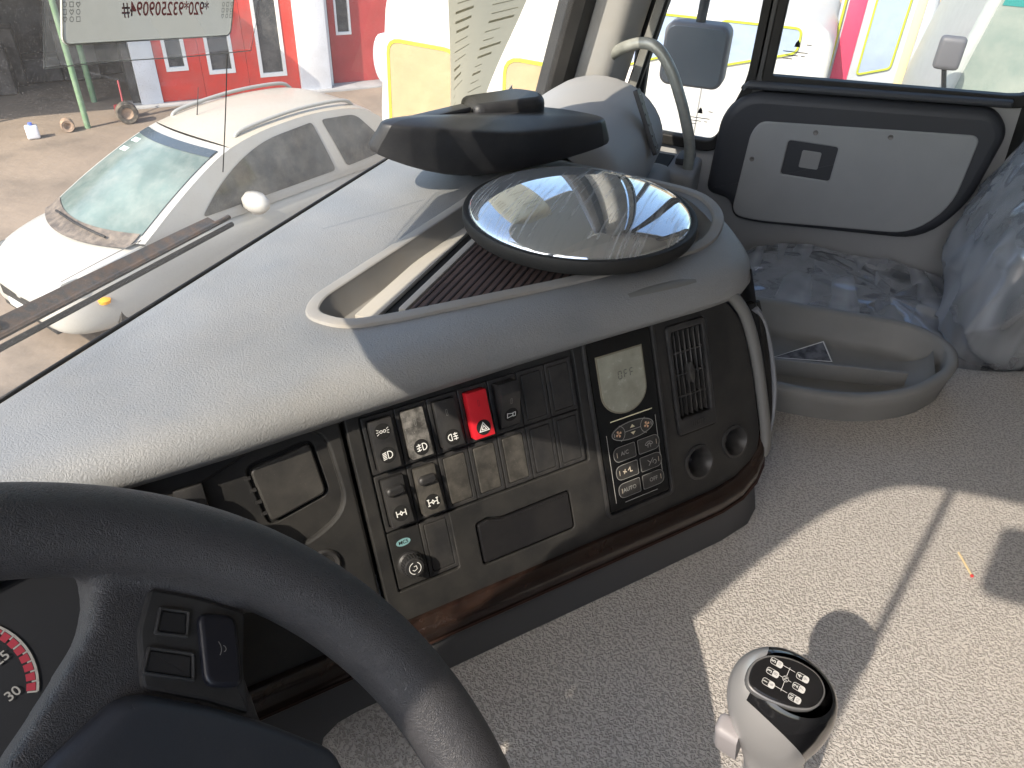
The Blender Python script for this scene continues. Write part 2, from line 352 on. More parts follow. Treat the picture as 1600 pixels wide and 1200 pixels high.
jb = bmesh.new()
for k in range(16):
    a, c_ = random.uniform(-6, -.5), random.uniform(-2.9, -1.8); w_ = random.uniform(.3, .8); hh = random.uniform(.3, 1.5); F = FF.at(a, 0, c_)
    tmp = box('tmp', F, (0, w_), (.02, hh), (0, .5), None, None, .02, 1); jb.from_mesh(tmp.data); bpy.data.objects.remove(tmp)
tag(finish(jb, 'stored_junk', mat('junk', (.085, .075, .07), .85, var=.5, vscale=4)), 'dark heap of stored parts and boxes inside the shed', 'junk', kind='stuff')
def wheel_part(name, loc, r, label, m1, m2, ax=(.6, .75, 0)):
    t = thing(name, label, 'wheel', loc); W = Vector(ax).normalized(); U = W.orthogonal().normalized(); F = Fr(Vector(loc)+Vector((0, 0, r)), U, W.cross(U), W)
    lathe('tyre', F, [(r*.55, -.09), (r*.9, -.1), (r, -.06), (r, .06), (r*.9, .1), (r*.55, .09), (r*.55, -.09)], m1, t, 28)
    lathe('rim', F, [(0, .02), (r*.3, .03), (r*.54, .07), (r*.54, -.07), (0, -.03)], m2, t, 24)
tyre_m = mat('tyre', (.03, .03, .03), .9, dust=((.35, .29, .22), .7, 6)); rust_m = mat('rim_rusty', (.35, .25, .18), .7, var=.3)
wheel_part('loose_wheel', (9.75, 10.5, G), .17, 'dusty loose wheel leaning near the right green post', tyre_m, rust_m)
wheel_part('brake_drum', (9.0, 11.02, G), .10, 'small tan brake drum on the ground left of the green post', rust_m, rust_m)
t = thing('jerry_can', 'white plastic jerry can with blue cap on the ground in front of shed', 'can', (8.5, 11.2, G))
wp = mat('can_white', (.75, .75, .78), .4)
box('body', Fr((8.5, 11.2, G), (.8, -.6, 0), (.6, .8, 0), (0, 0, 1)), (-.09, .09), (-.07, .07), (.0, .2), wp, t, .03, 3)
tube('cap', [(8.5, 11.2, G+.2), (8.5, 11.2, G+.24)], .03, mat('can_blue', (.12, .2, .7), .5), t, sub=0)
t = thing('red_jack', 'red trolley jack on the ground beside the loose wheel', 'jack', (9.95, 10.75, G))
box('body', Fr((9.95, 10.75, G), (.8, -.6, 0), (.6, .8, 0), (0, 0, 1)), (-.15, .15), (-.08, .08), (.04, .22), mat('jack_red', (.22, .03, .035), .5), t, .03)
tube('handle', [(9.95, 10.75, G+.2), (10.1, 10.9, G+.55)], .015, mat('jack_red2', (.3, .03, .04), .5), t, sub=0)

# ---- white minibus alongside, windows masked with paper and tape
tape_m = mat('masking_tape', (.45, .50, .03), .6); paper_m = mat('masking_paper', (.40, .30, .17), .8, var=.05, vscale=6, bump=.5, bscale=7, bdist=.02)
film_m = mat('masking_film', (.34, .42, .56), .4, var=.06, vscale=5, bump=.5, bscale=6, bdist=.02)
bus_m = mat('bus_white', (.58, .58, .57), .35, dust=((.6, .55, .45), .25, 1))
BF = Fr((6.6, 3.86, G), (0, -1, 0), (0, 0, 1), (-1, 0, 0))           # a runs rearwards in the picture, c out of the side
bus = thing('minibus', 'white minibus seen past leaflet, windows masked with beige paper and yellow tape', 'bus', (6.6, 3.9, G))
def masked(F, poly, m, parent, c=.012, tw=.015):
    s = slab('masked_window', F, poly, c-.02, c, m, parent, .004)
    frame_ring('tape', F, inset(poly, -tw), inset(poly, tw), c-.01, c+.006, tape_m, s, .002); return s
body = rpoly([(0, .35), (3.88, .35), (3.95, 1.2), (3.9, 3.05), (.12, 3.1), (-.02, 1.9)], [.05, .05, .1, .25, .3, .1])
slab('body', BF, body, -1.9, 0, bus_m, bus, .06, 4)
masked(BF, rpoly([(.1, 1.3), (.78, 1.3), (.8, 2.53), (.12, 2.56)], [.04, .04, .12, .12]), paper_m, bus)
masked(BF, rpoly([(1.27, 1.35), (1.95, 1.35), (1.95, 2.50), (1.27, 2.53)], [.04, .04, .14, .14]), paper_m, bus)
masked(BF, rpoly([(2.3, 2.58), (2.9, 2.78), (2.9, 3.0), (2.3, 3.0)], .05), film_m, bus, tw=.008)
masked(BF, rpoly([(3.05, 2.66), (3.65, 2.83), (3.65, 3.0), (3.05, 3.0)], .05), film_m, bus, tw=.008)
for a in (.92, 2.1, 2.98): box('door_seam', BF, (a, a+.012), (.45, 2.95), (-.004, .002), mat('seam', (.25, .25, .25), .8), bus, 0)
lathe('tail_lamp', BF.at(-.02, 2.35, -.12), [(0, .05), (.07, .04), (.1, 0), (.1, -.05)], mat('lamp_lens', (.55, .58, .62), .15), bus, 20, sy=2.2)
box('belt_mould', BF, (.0, 3.9), (1.12, 1.18), (-.01, .015), mat('seam2', (.6, .6, .6), .6), bus, .004)
for a in (.9, 3.1):
    wf = lathe('wheel', Fr((6.66, 3.86-a, G+.36), (0, 1, 0), (0, 0, 1), (-1, 0, 0)), [(0, .02), (.2, .03), (.24, .06), (.36, .05), (.36, -.12), (0, -.12)], tyre_m, bus, 28)

# ---- second van behind, with red edge and masked window
CF = Fr((7.7, -.02, G), (0, -1, 0), (0, 0, 1), (-1, 0, 0))
van = thing('parked_van', 'pale parked van with red pillar and blue masked window behind the door glass', 'van', (7.7, -.3, G))
slab('body', CF, rpoly([(0, .35), (.78, .35), (.8, 2.7), (.72, 3.3), (0.0, 3.3)], [.05, .05, .1, .1, .1]), -1.8, 0, mat('van_pale', (.48, .52, .57), .4, var=.05), van, .04, 3)
box('red_pillar', CF, (.06, .2), (.5, 3.2), (-.02, .014), mat('van_red', (.62, .05, .12), .45), van, .008)
masked(CF, rpoly([(.27, 2.5), (.52, 2.58), (.53, 3.25), (.27, 3.25)], .03), film_m, van, tw=.008)
box('cream_trim', CF, (.58, .65), (.5, 3.2), (-.02, .014), mat('van_cream', (.72, .6, .34), .6), van, .008)
tube('tape', [CF(.02, 2.45, .02), CF(.03, 2.6, .02), CF(.03, 3.2, .02)], .012, tape_m, van)
for a in (.4,): lathe('wheel', Fr((7.72, -.02-a, G+.34), (0, 1, 0), (0, 0, 1), (-1, 0, 0)), [(0, .02), (.2, .03), (.34, .05), (.34, -.12), (0, -.12)], tyre_m, van, 24)
# ---- rubble stone wall
stone_ms = [mat('stone%d' % k, c_, .95, var=.15, vscale=6, bump=.6, bscale=14, bdist=.02) for k, c_ in enumerate([(.50, .38, .24), (.42, .32, .21), (.55, .44, .30), (.38, .31, .23)])]
sw = thing('stone_wall', 'tan rubble stone wall far behind the passenger window', 'wall', (11, -2, G))
box('mortar_core', WORLD, (11, 11.35), (-8, 4), (G, G+4.2), mat('mortar', (.4, .33, .25), .95, var=.1), sw, 0)
z = G; sm = {}
while z < G+4.2:
    hh = random.uniform(.2, .34); y = -7.9
    while y < 3.9:
        w_ = random.uniform(.28, .62)
        if -3.2 < y < .9 and z > G+1.5:
            box('stone', WORLD, (10.9+random.uniform(-.03, .04), 11.02), (y+.015, y+w_-.015), (z+.012, z+hh-.012), random.choice(stone_ms), sw, .035, 1)
        y += w_
    z += hh
# ---- truck front at the right edge of the window
DF = Fr((5.6, -.86, G), (0, -1, 0), (0, 0, 1), (-1, 0, 0))
tr = thing('parked_truck', 'pale truck front with big tinted windscreen and grey mirror at the window edge', 'truck', (5.6, -1.5, G))
slab('body', DF, rpoly([(-.22, .5), (2.4, .5), (2.4, 3.9), (.03, 3.9), (-.2, 2.6)], .06), -2.0, 0, mat('truck_pale', (.42, .45, .43), .4, var=.05), tr, .05, 3)
s = slab('windscreen', DF, rpoly([(-.10, 2.75), (2.2, 2.75), (2.2, 3.8), (.07, 3.8)], .06), -.01, .012, mat('truck_glass', (.22, .28, .25), .12, dust=((.6, .58, .5), .4, 3)), tr, .004)
slab('tint_band', DF, [(.02, 3.40), (2.18, 3.40), (2.18, 3.78), (.08, 3.78)], .013, .016, mat('tint_teal', (.04, .26, .24), .2), s, .001)
box('door_mirror', DF, (-.27, -.13), (3.08, 3.26), (.25, .33), mat('mirror_grey', (.12, .12, .13), .5), tr, .03, 3)
tube('mirror_arm', [DF(-.2, 3.08, .29), DF(-.15, 2.95, .15), DF(-.1, 2.85, -.02)], .014, rubber_m, tr)

# ---- white hatchback in front of the truck
CO = Vector((6.29, 5.825, G)); CH = Vector((-.9673, .2537, 0)); CL = Vector((-.2537, -.9673, 0))
KF = Fr(CO, CH*1.01, CL*1.04, (0, 0, 1.038))                                     # a forward, b to the car's left, c up
car = thing('white_hatchback', 'small dusty white hatchback with roof rails parked outside windscreen', 'car', CO)
st = [(2.29, .44, .32, .60), (2.22, .60, .24, .68), (2.05, .72, .20, .765), (1.7, .785, .18, .86), (1.35, .80, .17, .92), (1.0, .80, .17, .935), (.4, .79, .17, .93), (-.4, .79, .17, .93), (-1.2, .79, .17, .94), (-1.8, .77, .18, .96), (-2.1, .70, .22, .97), (-2.17, .6, .3, .9)]
def car_body():
    bm = bmesh.new(); rs = []
    for x, w, zb, zt in st:
        h_ = zt-zb; half = [(w*.80, zb), (w*.95, zb+.07*h_), (w, zb+.35*h_), (w*.995, zb+.62*h_), (w*.955, zb+.85*h_), (w*.86, zb+.955*h_), (w*.5, zb+.99*h_), (0, zt)]
        full = half + [(-y, z_) for y, z_ in reversed(half[:-1])]
        rs.append([bm.verts.new(KF(x, y, z_)) for y, z_ in full])
    for a, b in zip(rs, rs[1:]): bridge(bm, a, b)
    bm.faces.new(rs[0]); bm.faces.new(rs[-1]); return bm
st = [(1.35+(x-1.35)*.87 if x > 1.35 else x, w, zb, zt) for x, w, zb, zt in st]
cb = finish(car_body(), 'body', paint_m, car, 60); md = cb.modifiers.new('s', 'SUBSURF'); md.levels = 2; md.render_levels = 2
def yc(z_): return .745 - .16*max(0, (z_-.9)/.58)**1.25
WSP = [tuple(p) for p in smooth_path([(1.28, 0, .90), (.92, 0, 1.10), (.55, 0, 1.28), (.22, 0, 1.41), (-.1, 0, 1.48), (-.5, 0, 1.52), (-1.1, 0, 1.525), (-1.7, 0, 1.44), (-2.03, 0, 1.2), (-2.13, 0, .93)], 4)]
def ztop(x):                                                   # side silhouette of the glasshouse
    for (x0, _, z0), (x1, _, z1) in zip(WSP, WSP[1:]):
        if x1 <= x <= x0: t_ = (x-x0)/(x1-x0); return z0+(z1-z0)*t_
    return .9
def side_panel(name, poly, m, parent, off, s=1):
    bm = bmesh.new(); vs_ = [bm.verts.new((a, 0, b)) for a, b in poly]
    bmesh.ops.triangle_fill(bm, edges=loops_edges(bm, [vs_]))
    bmesh.ops.subdivide_edges(bm, edges=bm.edges[:], cuts=2, use_grid_fill=True)
    for v in bm.verts: x, z_ = v.co.x, v.co.z; v.co = KF(x, s*(yc(z_)+off), z_)
    return finish(bm, name, m, parent, 50)
sil = [(p[0], p[2]) for p in WSP[::2]] + [(-2.13, .93)]
for s_ in (1, -1): side_panel('side_panel', sil + [(-2.12, .85), (1.28, .85)], paint_m, car, 0, s_)
def roof_fn(u, v):
    x = .11 - 1.95*v; z_ = ztop(x); w_ = yc(z_)+.0; q = 2*u-1; return KF(x + .1125*(1-q*q)*(1-v), q*w_, z_ + .055*max(0, 1-q*q)**.7)
grid('roof', roof_fn, 16, 14, mat('roof_cream', (.44, .40, .33), .35, coat=.15, dust=((.40, .34, .26), .4, 2)), car)
carglass = mat('car_glass', (.135, .185, .175), .1, spec=.25, dust=((.5, .5, .45), .3, 3), var=.25, vscale=1.2); sideglass = mat('car_side_glass', (.06, .064, .066), .08, dust=((.4, .36, .3), .25, 4), var=.4, vscale=3)
def ws_fn(u, v, off=0.):
    x = 1.28-1.17*v; z_ = ztop(x) if v > 0 else .9+.35*v; q = 2*u-1; return KF(x + .25*(1-q*q)*(1-.55*v) + off, q*yc(z_), z_ + .035*(1-q*q)*max(0, v) + off*.6)
grid('windscreen_frame', ws_fn, 16, 10, paint_m, car)
wsg = grid('windscreen', lambda u, v: ws_fn(.045+.91*u, .07+.86*v, .012), 16, 10, carglass, car)
grid('tint_band', lambda u, v: ws_fn(.045+.91*u, .84+.09*v, .018), 16, 3, mat('car_tint', (.06, .08, .10), .2), wsg)
grid('cowl', lambda u, v: ws_fn(.05+.9*u, -.06+.14*v, .022), 16, 3, mat('cowl_black', (.09, .075, .065), .6, dust=((.4, .33, .26), .5, 12)), car)
for k in (0, 1): box('sticker', Fr(ws_fn(.16, .78-.11*k, .02), CL, (ws_fn(.16, .8)-ws_fn(.16, .7)).normalized(), CH), (-.05, .05), (-.03, .03), (0, .004), mat('sticker_pale', (.5, .62, .58), .6), wsg, 0)
tube('wiper', [ws_fn(.25, .05, .05), ws_fn(.55, .06, .055), ws_fn(.8, .02, .05)], .012, rubber_m, car)
for s_ in (1, -1):
    side_panel('front_window', rpoly([(.66, .95), (.42, 1.14), (.08, 1.32), (-.3, 1.43), (-.93, 1.462), (-1.07, .95)], [.07, .2, .2, .25, .04, .05]), sideglass, car, .008, s_)
    side_panel('rear_window', rpoly([(-1.06, 1.46), (-1.55, 1.42), (-1.85, 1.1), (-1.85, .97), (-1.24, .95)], [.05, .1, .1, .06, .05]), sideglass, car, .008, s_)
    tube('roof_rail', [KF(-.02, s_*.50, 1.485), KF(-.15, s_*.5, 1.545), KF(-.8, s_*.5, 1.59), KF(-1.45, s_*.5, 1.56), KF(-1.62, s_*.5, 1.48)], .02, mat('rail_grey', (.33, .33, .31), .4), car)
    lathe('door_mirror', Fr(KF(.14, s_*.89, .985), CH, CL, (0, 0, 1)), [(0, -.105), (.07, -.095), (.12, -.04), (.125, .03), (.085, .085), (0, .105)], paint_m, car, 20, 60, sx=.9, sy=1.35)
    box('mirror_stalk', KF, (.12, .2), (s_*.72, s_*.8), (.92, .97), rubber_m, car, .005)
    lathe('headlight', Fr(KF(1.88, s_*.60, .67), CH, CL, (0, 0, 1)), [(0, -.1), (.12, -.06), (.165, 0), (.13, .05), (0, .085)], mat('lens_clear', (.16, .16, .15), .1), car, 20, 60, sx=1.15, sy=.75)
    lathe('indicator', Fr(KF(1.78, s_*.76, .55), CH, CL, (0, 0, 1)), [(0, -.03), (.05, -.02), (.055, .01), (0, .035)], mat('lens_orange', (.8, .35, .03), .2), car, 14, 60)
    lathe('fog_lamp', Fr(KF(2.09, s_*.40, .42), CL, (0, 0, 1), CH), [(0, .02), (.07, .015), (.08, -.03)], mat('lens_fog', (.3, .3, .3), .2), car, 16, sx=1.5)
    for a in (1.42, -1.45):
        w_ = lathe('wheel', Fr(KF(a, s_*.66, .29), CH, (0, 0, 1), CL*s_), [(.17, .09), (.27, .11), (.29, .08), (.29, -.08), (.17, -.09)], tyre_m, car, 28)
        lathe('rim', Fr(KF(a, s_*.66, .29), CH, (0, 0, 1), CL*s_), [(0, .1), (.05, .11), (.1, .07), (.17, .10), (.175, .05)], mat('rim_grey', (.4, .4, .4), .4, metal=.5), w_, 24)
box('grille', KF, (2.08, 2.165), (-.33, .33), (.40, .50), rubber_m, car, .01)
box('lower_grille', KF, (2.06, 2.13), (-.45, .45), (.24, .33), rubber_m, car, .01)
box('number_plate', KF, (2.16, 2.175), (-.22, .22), (.33, .41), mat('plate_pale', (.7, .7, .65), .5), car, .003)
tube('antenna', [KF(-.12, -.2, 1.53), KF(-.2, -.2, 1.80)], [.006, .003], rubber_m, car, sub=0)
tube('hood_seam', [KF(2.0, .55, .745), KF(1.66, .67, .862), KF(1.25, .69, .925)], .004, mat('seam3', (.2, .19, .18), .8), car)

# ================================================================== THE CAB
XC, XL, XR = .65, -.5, 1.8
def wy(x, z_): return .585 - .22*(z_-2.08) - .075*abs(x-XC)**2
cab = thing('truck_cab', 'grey truck cab shell with windscreen, pillars and headliner', 'cab', (XC, 0, 1.2))
wglass = glass('windscreen_glass', (.88, .91, .895), .5, (.82, .78, .72), .055, 5., .30)
grid('windscreen', lambda u, v: Vector((XC-1.0+2.0*u, wy(XC-1.0+2.0*u, 2.0+1.06*v), 2.0+1.06*v)), 24, 10, wglass, cab)
def raked(name, poly, z0, z1, m, parent, rake=-.22, bev=0):
    """upright part with plan outline poly that leans back with the windscreen"""
    bm = bmesh.new(); n_ = 6; rs = [[bm.verts.new((x, y+rake*(z0+(z1-z0)*k/n_-2.05), z0+(z1-z0)*k/n_)) for x, y in poly] for k in range(n_+1)]
    for a, b in zip(rs, rs[1:]): bridge(bm, a, b)
    bm.faces.new(rs[0]); bm.faces.new(rs[-1]); return finish(bm, name, m, parent, 30)
pil_m = mat('pillar_trim', (.46, .46, .45), .6, var=.12, vscale=8, dust=((.45, .4, .33), .35, 9), bump=.1, bscale=500, bdist=.0006)
for s_ in (1, -1):
    mx_ = lambda x: XC + s_*(x-XC)
    fy = 0 if s_ > 0 else .055
    pp = raked('a_pillar', rpoly([(mx_(1.645), .50+fy), (mx_(1.675), .435+fy*1.8), (mx_(1.755), .40+fy*2.2), (mx_(1.80), .43+fy*1.8), (mx_(1.80), .53+fy), (mx_(1.70), .565+fy)], .02), 1.6, 3.2, pil_m, cab)
    raked('windscreen_seal', [(mx_(1.585), .535), (mx_(1.60), .505), (mx_(1.646), .495), (mx_(1.66), .555), (mx_(1.62), .565)], 1.95, 3.15, rubber_m, cab)
    if s_ > 0: raked('door_seal', [(mx_(1.757), .398), (mx_(1.765), .372), (mx_(1.80), .372), (mx_(1.80), .398)], 1.6, 3.12, rubber_m, cab)
raked('pillar_rail', [(1.742, .392), (1.748, .377), (1.758, .377), (1.758, .396)], 1.95, 3.1, mat('rail_steel', (.28, .28, .26), .5, var=.2), cab)
box('roof', WORLD, (XL-.06, XR+.06), (-1.75, .42), (3.2, 3.26), liner_m, cab, 0)
grid('header', lambda u, v: Vector((XL+.22+1.86*u, wy(XL+.22+1.86*u, 3.06)-.02-.16*v, 3.02+.18*v)), 16, 3, liner_m, cab, thick=.02)
box('rear_wall', WORLD, (XL-.06, XR+.06), (-1.75, -1.7), (1.2, 3.2), liner_m, cab, 0)
box('floor', WORLD, (XL-.06, XR+.06), (-1.7, .75), (1.2, 1.24), mat('floor_rubber', (.03, .03, .03), .9), cab, 0)
box('bulkhead', WORLD, (XL-.06, XR+.06), (.565, .60), (1.24, 1.95), mat('bulkhead_black', (.03, .03, .03), .9), cab, 0)
for x0, x1 in ((XR+.0, XR+.06), (XL-.06, XL)):
    box('rear_side_wall', WORLD, (x0, x1), (-1.7, -.52), (1.24, 3.2), liner_m, cab, 0)
sv = thing('shade_visor', 'unseen grey visor board added inside the windscreen to shade the dashboard', 'visor', (.6, .4, 3.0))  # visor out of view, added to throw shade over the dashboard
def vis(a, b): return Vector((a, wy(a, b)-.012, b))
bm = bmesh.new(); vp = rpoly([(.235, 2.40), (.36, 2.414), (1.5, 2.42), (1.5, 2.99), (-.30, 2.99), (-.30, 2.79), (-.17, 2.69), (-.02, 2.54)], .01)  # outline shaped so its shadow edge slants across pad and switch panel
r0 = [bm.verts.new(vis(a, b)) for a, b in vp]; r1 = [bm.verts.new(vis(a, b)+Vector((0, -.008, 0))) for a, b in vp]
bridge(bm, r0, r1); bm.faces.new(r0); bm.faces.new(r1); finish(bm, 'board', liner_m, sv)
tube('hinge', [vis(-.25, 3.0), vis(.6, 3.0), vis(1.4, 3.0)], .008, rubber_m, sv)

# ---- doors (passenger door in view, driver door behind the camera)
glass('door_glass', (.74, .78, .78), .5, (.80, .80, .78), .07, 4., .1); glass('driver_glass', (.97, .98, .98), .4, (.8, .8, .78), .02, 4.)
door_grey = mat('door_grey', (.37, .38, .385), .55, bump=.12, bscale=900, bdist=.0006, var=.03)
door_dark = mat('door_dark', (.05, .053, .062), .5, bump=.15, bscale=900, bdist=.0007)
door_low = mat('door_lower', (.40, .405, .41), .65, bump=.15, bscale=700, bdist=.0007)
def door(name, label, s_, X0, driver=False):
    dglass = MATS['driver_glass' if driver else 'door_glass']
    F = Fr((X0, 0, 0), (0, 1, 0), (0, 0, 1), (-s_, 0, 0))        # a = y, b = z, c towards the cabin
    d = thing(name, label, 'door', (X0, -.1, 1.3))
    main = rpoly([(.105, 2.095), (-.42, 2.115), (-.42, 3.09), (.105, 3.11)], [.01, .07, .08, .01], 6)
    quart = rpoly([(.375, 1.945), (.185, 1.94), (.135, 2.09), (.135, 3.10), (.26, 3.10), (.31, 2.95), (.365, 2.6)], [.03, .03, .03, .01, .05, .06, .3], 5)
    if driver: main = rpoly([(.40, 2.10), (-.46, 2.115), (-.46, 3.13), (.10, 3.135), (.245, 3.115), (.305, 3.03), (.36, 2.83)], [.02, .07, .08, .2, .06, .06, .2], 6)
    plate('door_shell', F, [(.398 + .04*driver, 1.26), (-.52, 1.26), (-.52, 3.2), (.12, 3.2), (.27+.04*driver, 3.19), (.398+.03*driver, 2.5)], [main] if driver else [main, quart], 0, .05 - .03*driver, door_low, d, bev=.004)
    for p, c_ in ((main, -.02), (quart, -.022))[:1 if driver else 2]:
        frame_ring('window_seal', F, inset(p, -.014), inset(p, .01), -.012, .012, rubber_m, d, .003)
        bm = bmesh.new(); bm.faces.new(ring(bm, F, inset(p, .002), c_)); finish(bm, 'window_glass', dglass, d)
    box('divider_bar', F, (.110+.060*driver, .132+.047*driver), (2.06, 3.12), (-.03+.022*driver, .012-.006*driver), mat('divider_steel', (.10, .10, .10), .5), d, .004)
    # outer dark trim, light inner panel, groove
    dark = rpoly([(.135, 2.072), (-.335, 2.098), (-.372, 2.06), (-.352, 1.90), (-.29, 1.812), (.06, 1.785), (.115, 1.79), (.125, 1.83), (.186, 1.84), (.182, 2.02)], [.05, .035, .06, .14, .1, .05, .04, .02, .02, .09], 5)
    o = slab('trim_surround', F, dark, 0, .035, door_dark, d, .02, 4)
    inner = rpoly([(.097, 2.018), (-.325, 2.048), (-.322, 1.90), (-.265, 1.826), (.06, 1.796), (.118, 1.80), (.112, 1.99)], [.035, .02, .16, .1, .04, .04, .03], 5)
    i_ = plate('inner_panel', F, inner, [rrect(-.072, 1.912, .031, 1.986, .006)], .038, .006, door_grey, d, hdepth=[.03], bev=.003)
    box('handle_cavity', F, (-.074, .033), (1.910, 1.988), (.002, .010), gap_m, i_, 0)
    h_ = slab('door_handle', F, rrect(-.066, 1.918, .008, 1.982, .01), .012, .034, mat('handle_black', (.015, .015, .016), .35), d, .006, 3)
    slab('finger_plate', F, rrect(-.042, 1.932, -.002, 1.97, .004), .034, .0365, mat('handle_grey', (.32, .32, .32), .5), h_, .001)
    for a, b in ((-.019, 2.01), (-.164, 2.022), (.098, 1.935)):
        lathe('screw', F.at(a, b, .038), [(.0055, 0), (.005, .0025), (.002, .002), (0, .001)], mat('screw_grey', (.24, .23, .22), .45, metal=.4), d, 14)
    slab('sill_cap', F, rpoly([(.155, 2.075), (-.36, 2.103), (-.36, 2.117), (.14, 2.092)], .004), .0, .030, mat('sill_grey', (.07, .075, .085), .5), d, .008, 3)
    box('lower_ledge', F, (-.34, .39), (1.40, 1.46), (0, .03), door_low, d, .01)
    for tx, a, b in ((main, .06, 2.165), (quart, .235, 2.005))[:2-2*driver]:                  # etched maker's mark on the glass
        FG = F.at(a, b, -.019)
        FG = Fr(FG.O, FG.U*(-s_), FG.V, FG.W)
        blob('glass_mark', FG, [[(-.006, -.004), (.006, -.004), (.004, .004), (0, .010), (-.004, .004)]], 0, gap_m, d)
        strokes('glass_print', FG, [[(-.026, -.014), (.024, -.014)], [(-.02, -.021), (.006, -.021)], [(.012, -.021), (.02, -.021)], [(-.024, -.028), (-.004, -.028)], [(.018, .002), (.028, .002)]], .0018, dgrey_m, d)
    return d
door('passenger_door', 'grey passenger door with dark trim surround and black inner handle', 1, XR)
door('driver_door', 'driver door with divided side window on the left of the cab', -1, XL, True)
bp = thing('door_pillar', 'grey pillar trim with belt webbing behind the passenger door', 'pillar', (XR, -.5, 1.3))
raked('trim', rpoly([(1.80, -.40), (1.745, -.43), (1.72, -.50), (1.72, -.62), (1.80, -.62)], .02), 1.3, 3.2, mat('pillar_grey', (.2, .2, .2), .55), bp, rake=.08)
raked('seal', [(1.80, -.385), (1.765, -.395), (1.758, -.412), (1.80, -.412)], 1.3, 3.2, rubber_m, bp, rake=.08)
grid('belt', lambda u, v: Vector((1.70-.01*u, -.47-.045*u-.14*(1-v), 1.5+1.4*v)), 2, 12, mat('belt_webbing', (.02, .02, .02), .8), bp, thick=.002)

# outside mirrors
def ext_mirror(label, x, y0, y1, z0, z1, side):
    t = thing('outside_mirror', label, 'mirror', (x, (y0+y1)/2, z0))
    F = Fr((x, 0, 0), (0, 1, 0), (0, 0, 1), (-side, 0, 0)); a, b = min(y0, y1), max(y0, y1)
    slab('housing', F, rrect(a, z0, b, z1, .014 if side < 0 else .025, 5), -.06 + (.04 if side < 0 else 0), 0, mat('mirror_shell', (.16, .16, .17), .5), t, .012, 3)
    slab('mirror_glass', F, rrect(a+.008, z0+.008, b-.008, z1-.008, .02, 5), -.002, .002, mat('mirror_glass_grey', (.30, .33, .36), .08, metal=.4, dust=((.4, .4, .4), .3, 8)), t, .001)
    ym = (a+b)/2
    tube('arm', [(x+.03*side, ym, z1-.01), (x+.02*side, ym-.01, z1+.25), (x-.1*side, ym-.02, z1+.5)], .012, rubber_m, t)
ext_mirror('grey outside mirror seen through the front quarter window of passenger door', 2.05, .225, .385, 1.995, 2.145, 1)
ext_mirror('small outside mirror on the driver side above the door', -.75, -.06, .188, 3.185, 3.30, -1)

# ================================================================== ENGINE COVER
def carpet_mat():
    m = bpy.data.materials.new('cover_vinyl'); m.use_nodes = True; t = m.node_tree; N = t.nodes; L = t.links; b = N['Principled BSDF']; b.inputs['Roughness'].default_value = .62; b.inputs['Specular IOR Level'].default_value = .35
    tc = N.new('ShaderNodeTexCoord'); n = N.new('ShaderNodeTexNoise'); n.inputs['Scale'].default_value = 360; n.inputs['Detail'].default_value = 0; n.inputs['Distortion'].default_value = .8; L.new(tc.outputs['Object'], n.inputs[0])
    s = N.new('ShaderNodeMath'); s.operation = 'SUBTRACT'; s.inputs[1].default_value = .5; L.new(n.outputs[0], s.inputs[0]); a = N.new('ShaderNodeMath'); a.operation = 'ABSOLUTE'; L.new(s.outputs[0], a.inputs[0])
    r = N.new('ShaderNodeMapRange'); r.inputs[1].default_value = .36; r.inputs[2].default_value = .60; L.new(n.outputs[0], r.inputs[0])
    g = N.new('ShaderNodeTexNoise'); g.inputs['Scale'].default_value = 5; g.inputs['Detail'].default_value = 6; L.new(tc.outputs['Object'], g.inputs[0])
    gr = N.new('ShaderNodeMapRange'); gr.inputs[1].default_value = .35; gr.inputs[2].default_value = .7; L.new(g.outputs[0], gr.inputs[0])
    hi = N.new('ShaderNodeMix'); hi.data_type = 'RGBA'; hi.inputs[6].default_value = (.56, .535, .505, 1); hi.inputs[7].default_value = (.62, .58, .53, 1); L.new(gr.outputs[0], hi.inputs[0])
    mx = N.new('ShaderNodeMix'); mx.data_type = 'RGBA'; mx.inputs[6].default_value = (.385, .36, .33, 1); L.new(r.outputs[0], mx.inputs[0]); L.new(hi.outputs[2], mx.inputs[7]); L.new(mx.outputs[2], b.inputs['Base Color'])
    bp_ = N.new('ShaderNodeBump'); bp_.inputs['Strength'].default_value = .7; bp_.inputs['Distance'].default_value = .0014; L.new(r.outputs[0], bp_.inputs['Height']); L.new(bp_.outputs[0], b.inputs['Normal'])
    return m
carpet = carpet_mat()
ec = thing('engine_cover', 'grey embossed vinyl engine cover between dashboard and seats', 'engine cover', (.8, -.4, 1.25))
CZ_ = 1.8
def cover():
    bm = bmesh.new(); o = rpoly([(.285, .30), (.30, .15), (.27, -.5), (.27, -1.6), (1.40, -1.6), (1.36, -.47), (1.30, -.36), (1.31, .36), (.40, .36)], [.07, .1, .1, .07, .07, .07, .07, .07, .07], 5)
    rs = [ring(bm, WORLD, o, 1.25)] + [ring(bm, WORLD, inset(o, d_), z_) for d_, z_ in ((0, 1.74), (.004, 1.77), (.014, 1.79), (.03, 1.798), (.05, 1.8))]
    for a, b in zip(rs, rs[1:]): bridge(bm, a, b)
    bmesh.ops.triangle_fill(bm, edges=loops_edges(bm, [rs[-1]]), use_beauty=True); return finish(bm, 'cover_top', carpet, ec, 60)
cover()

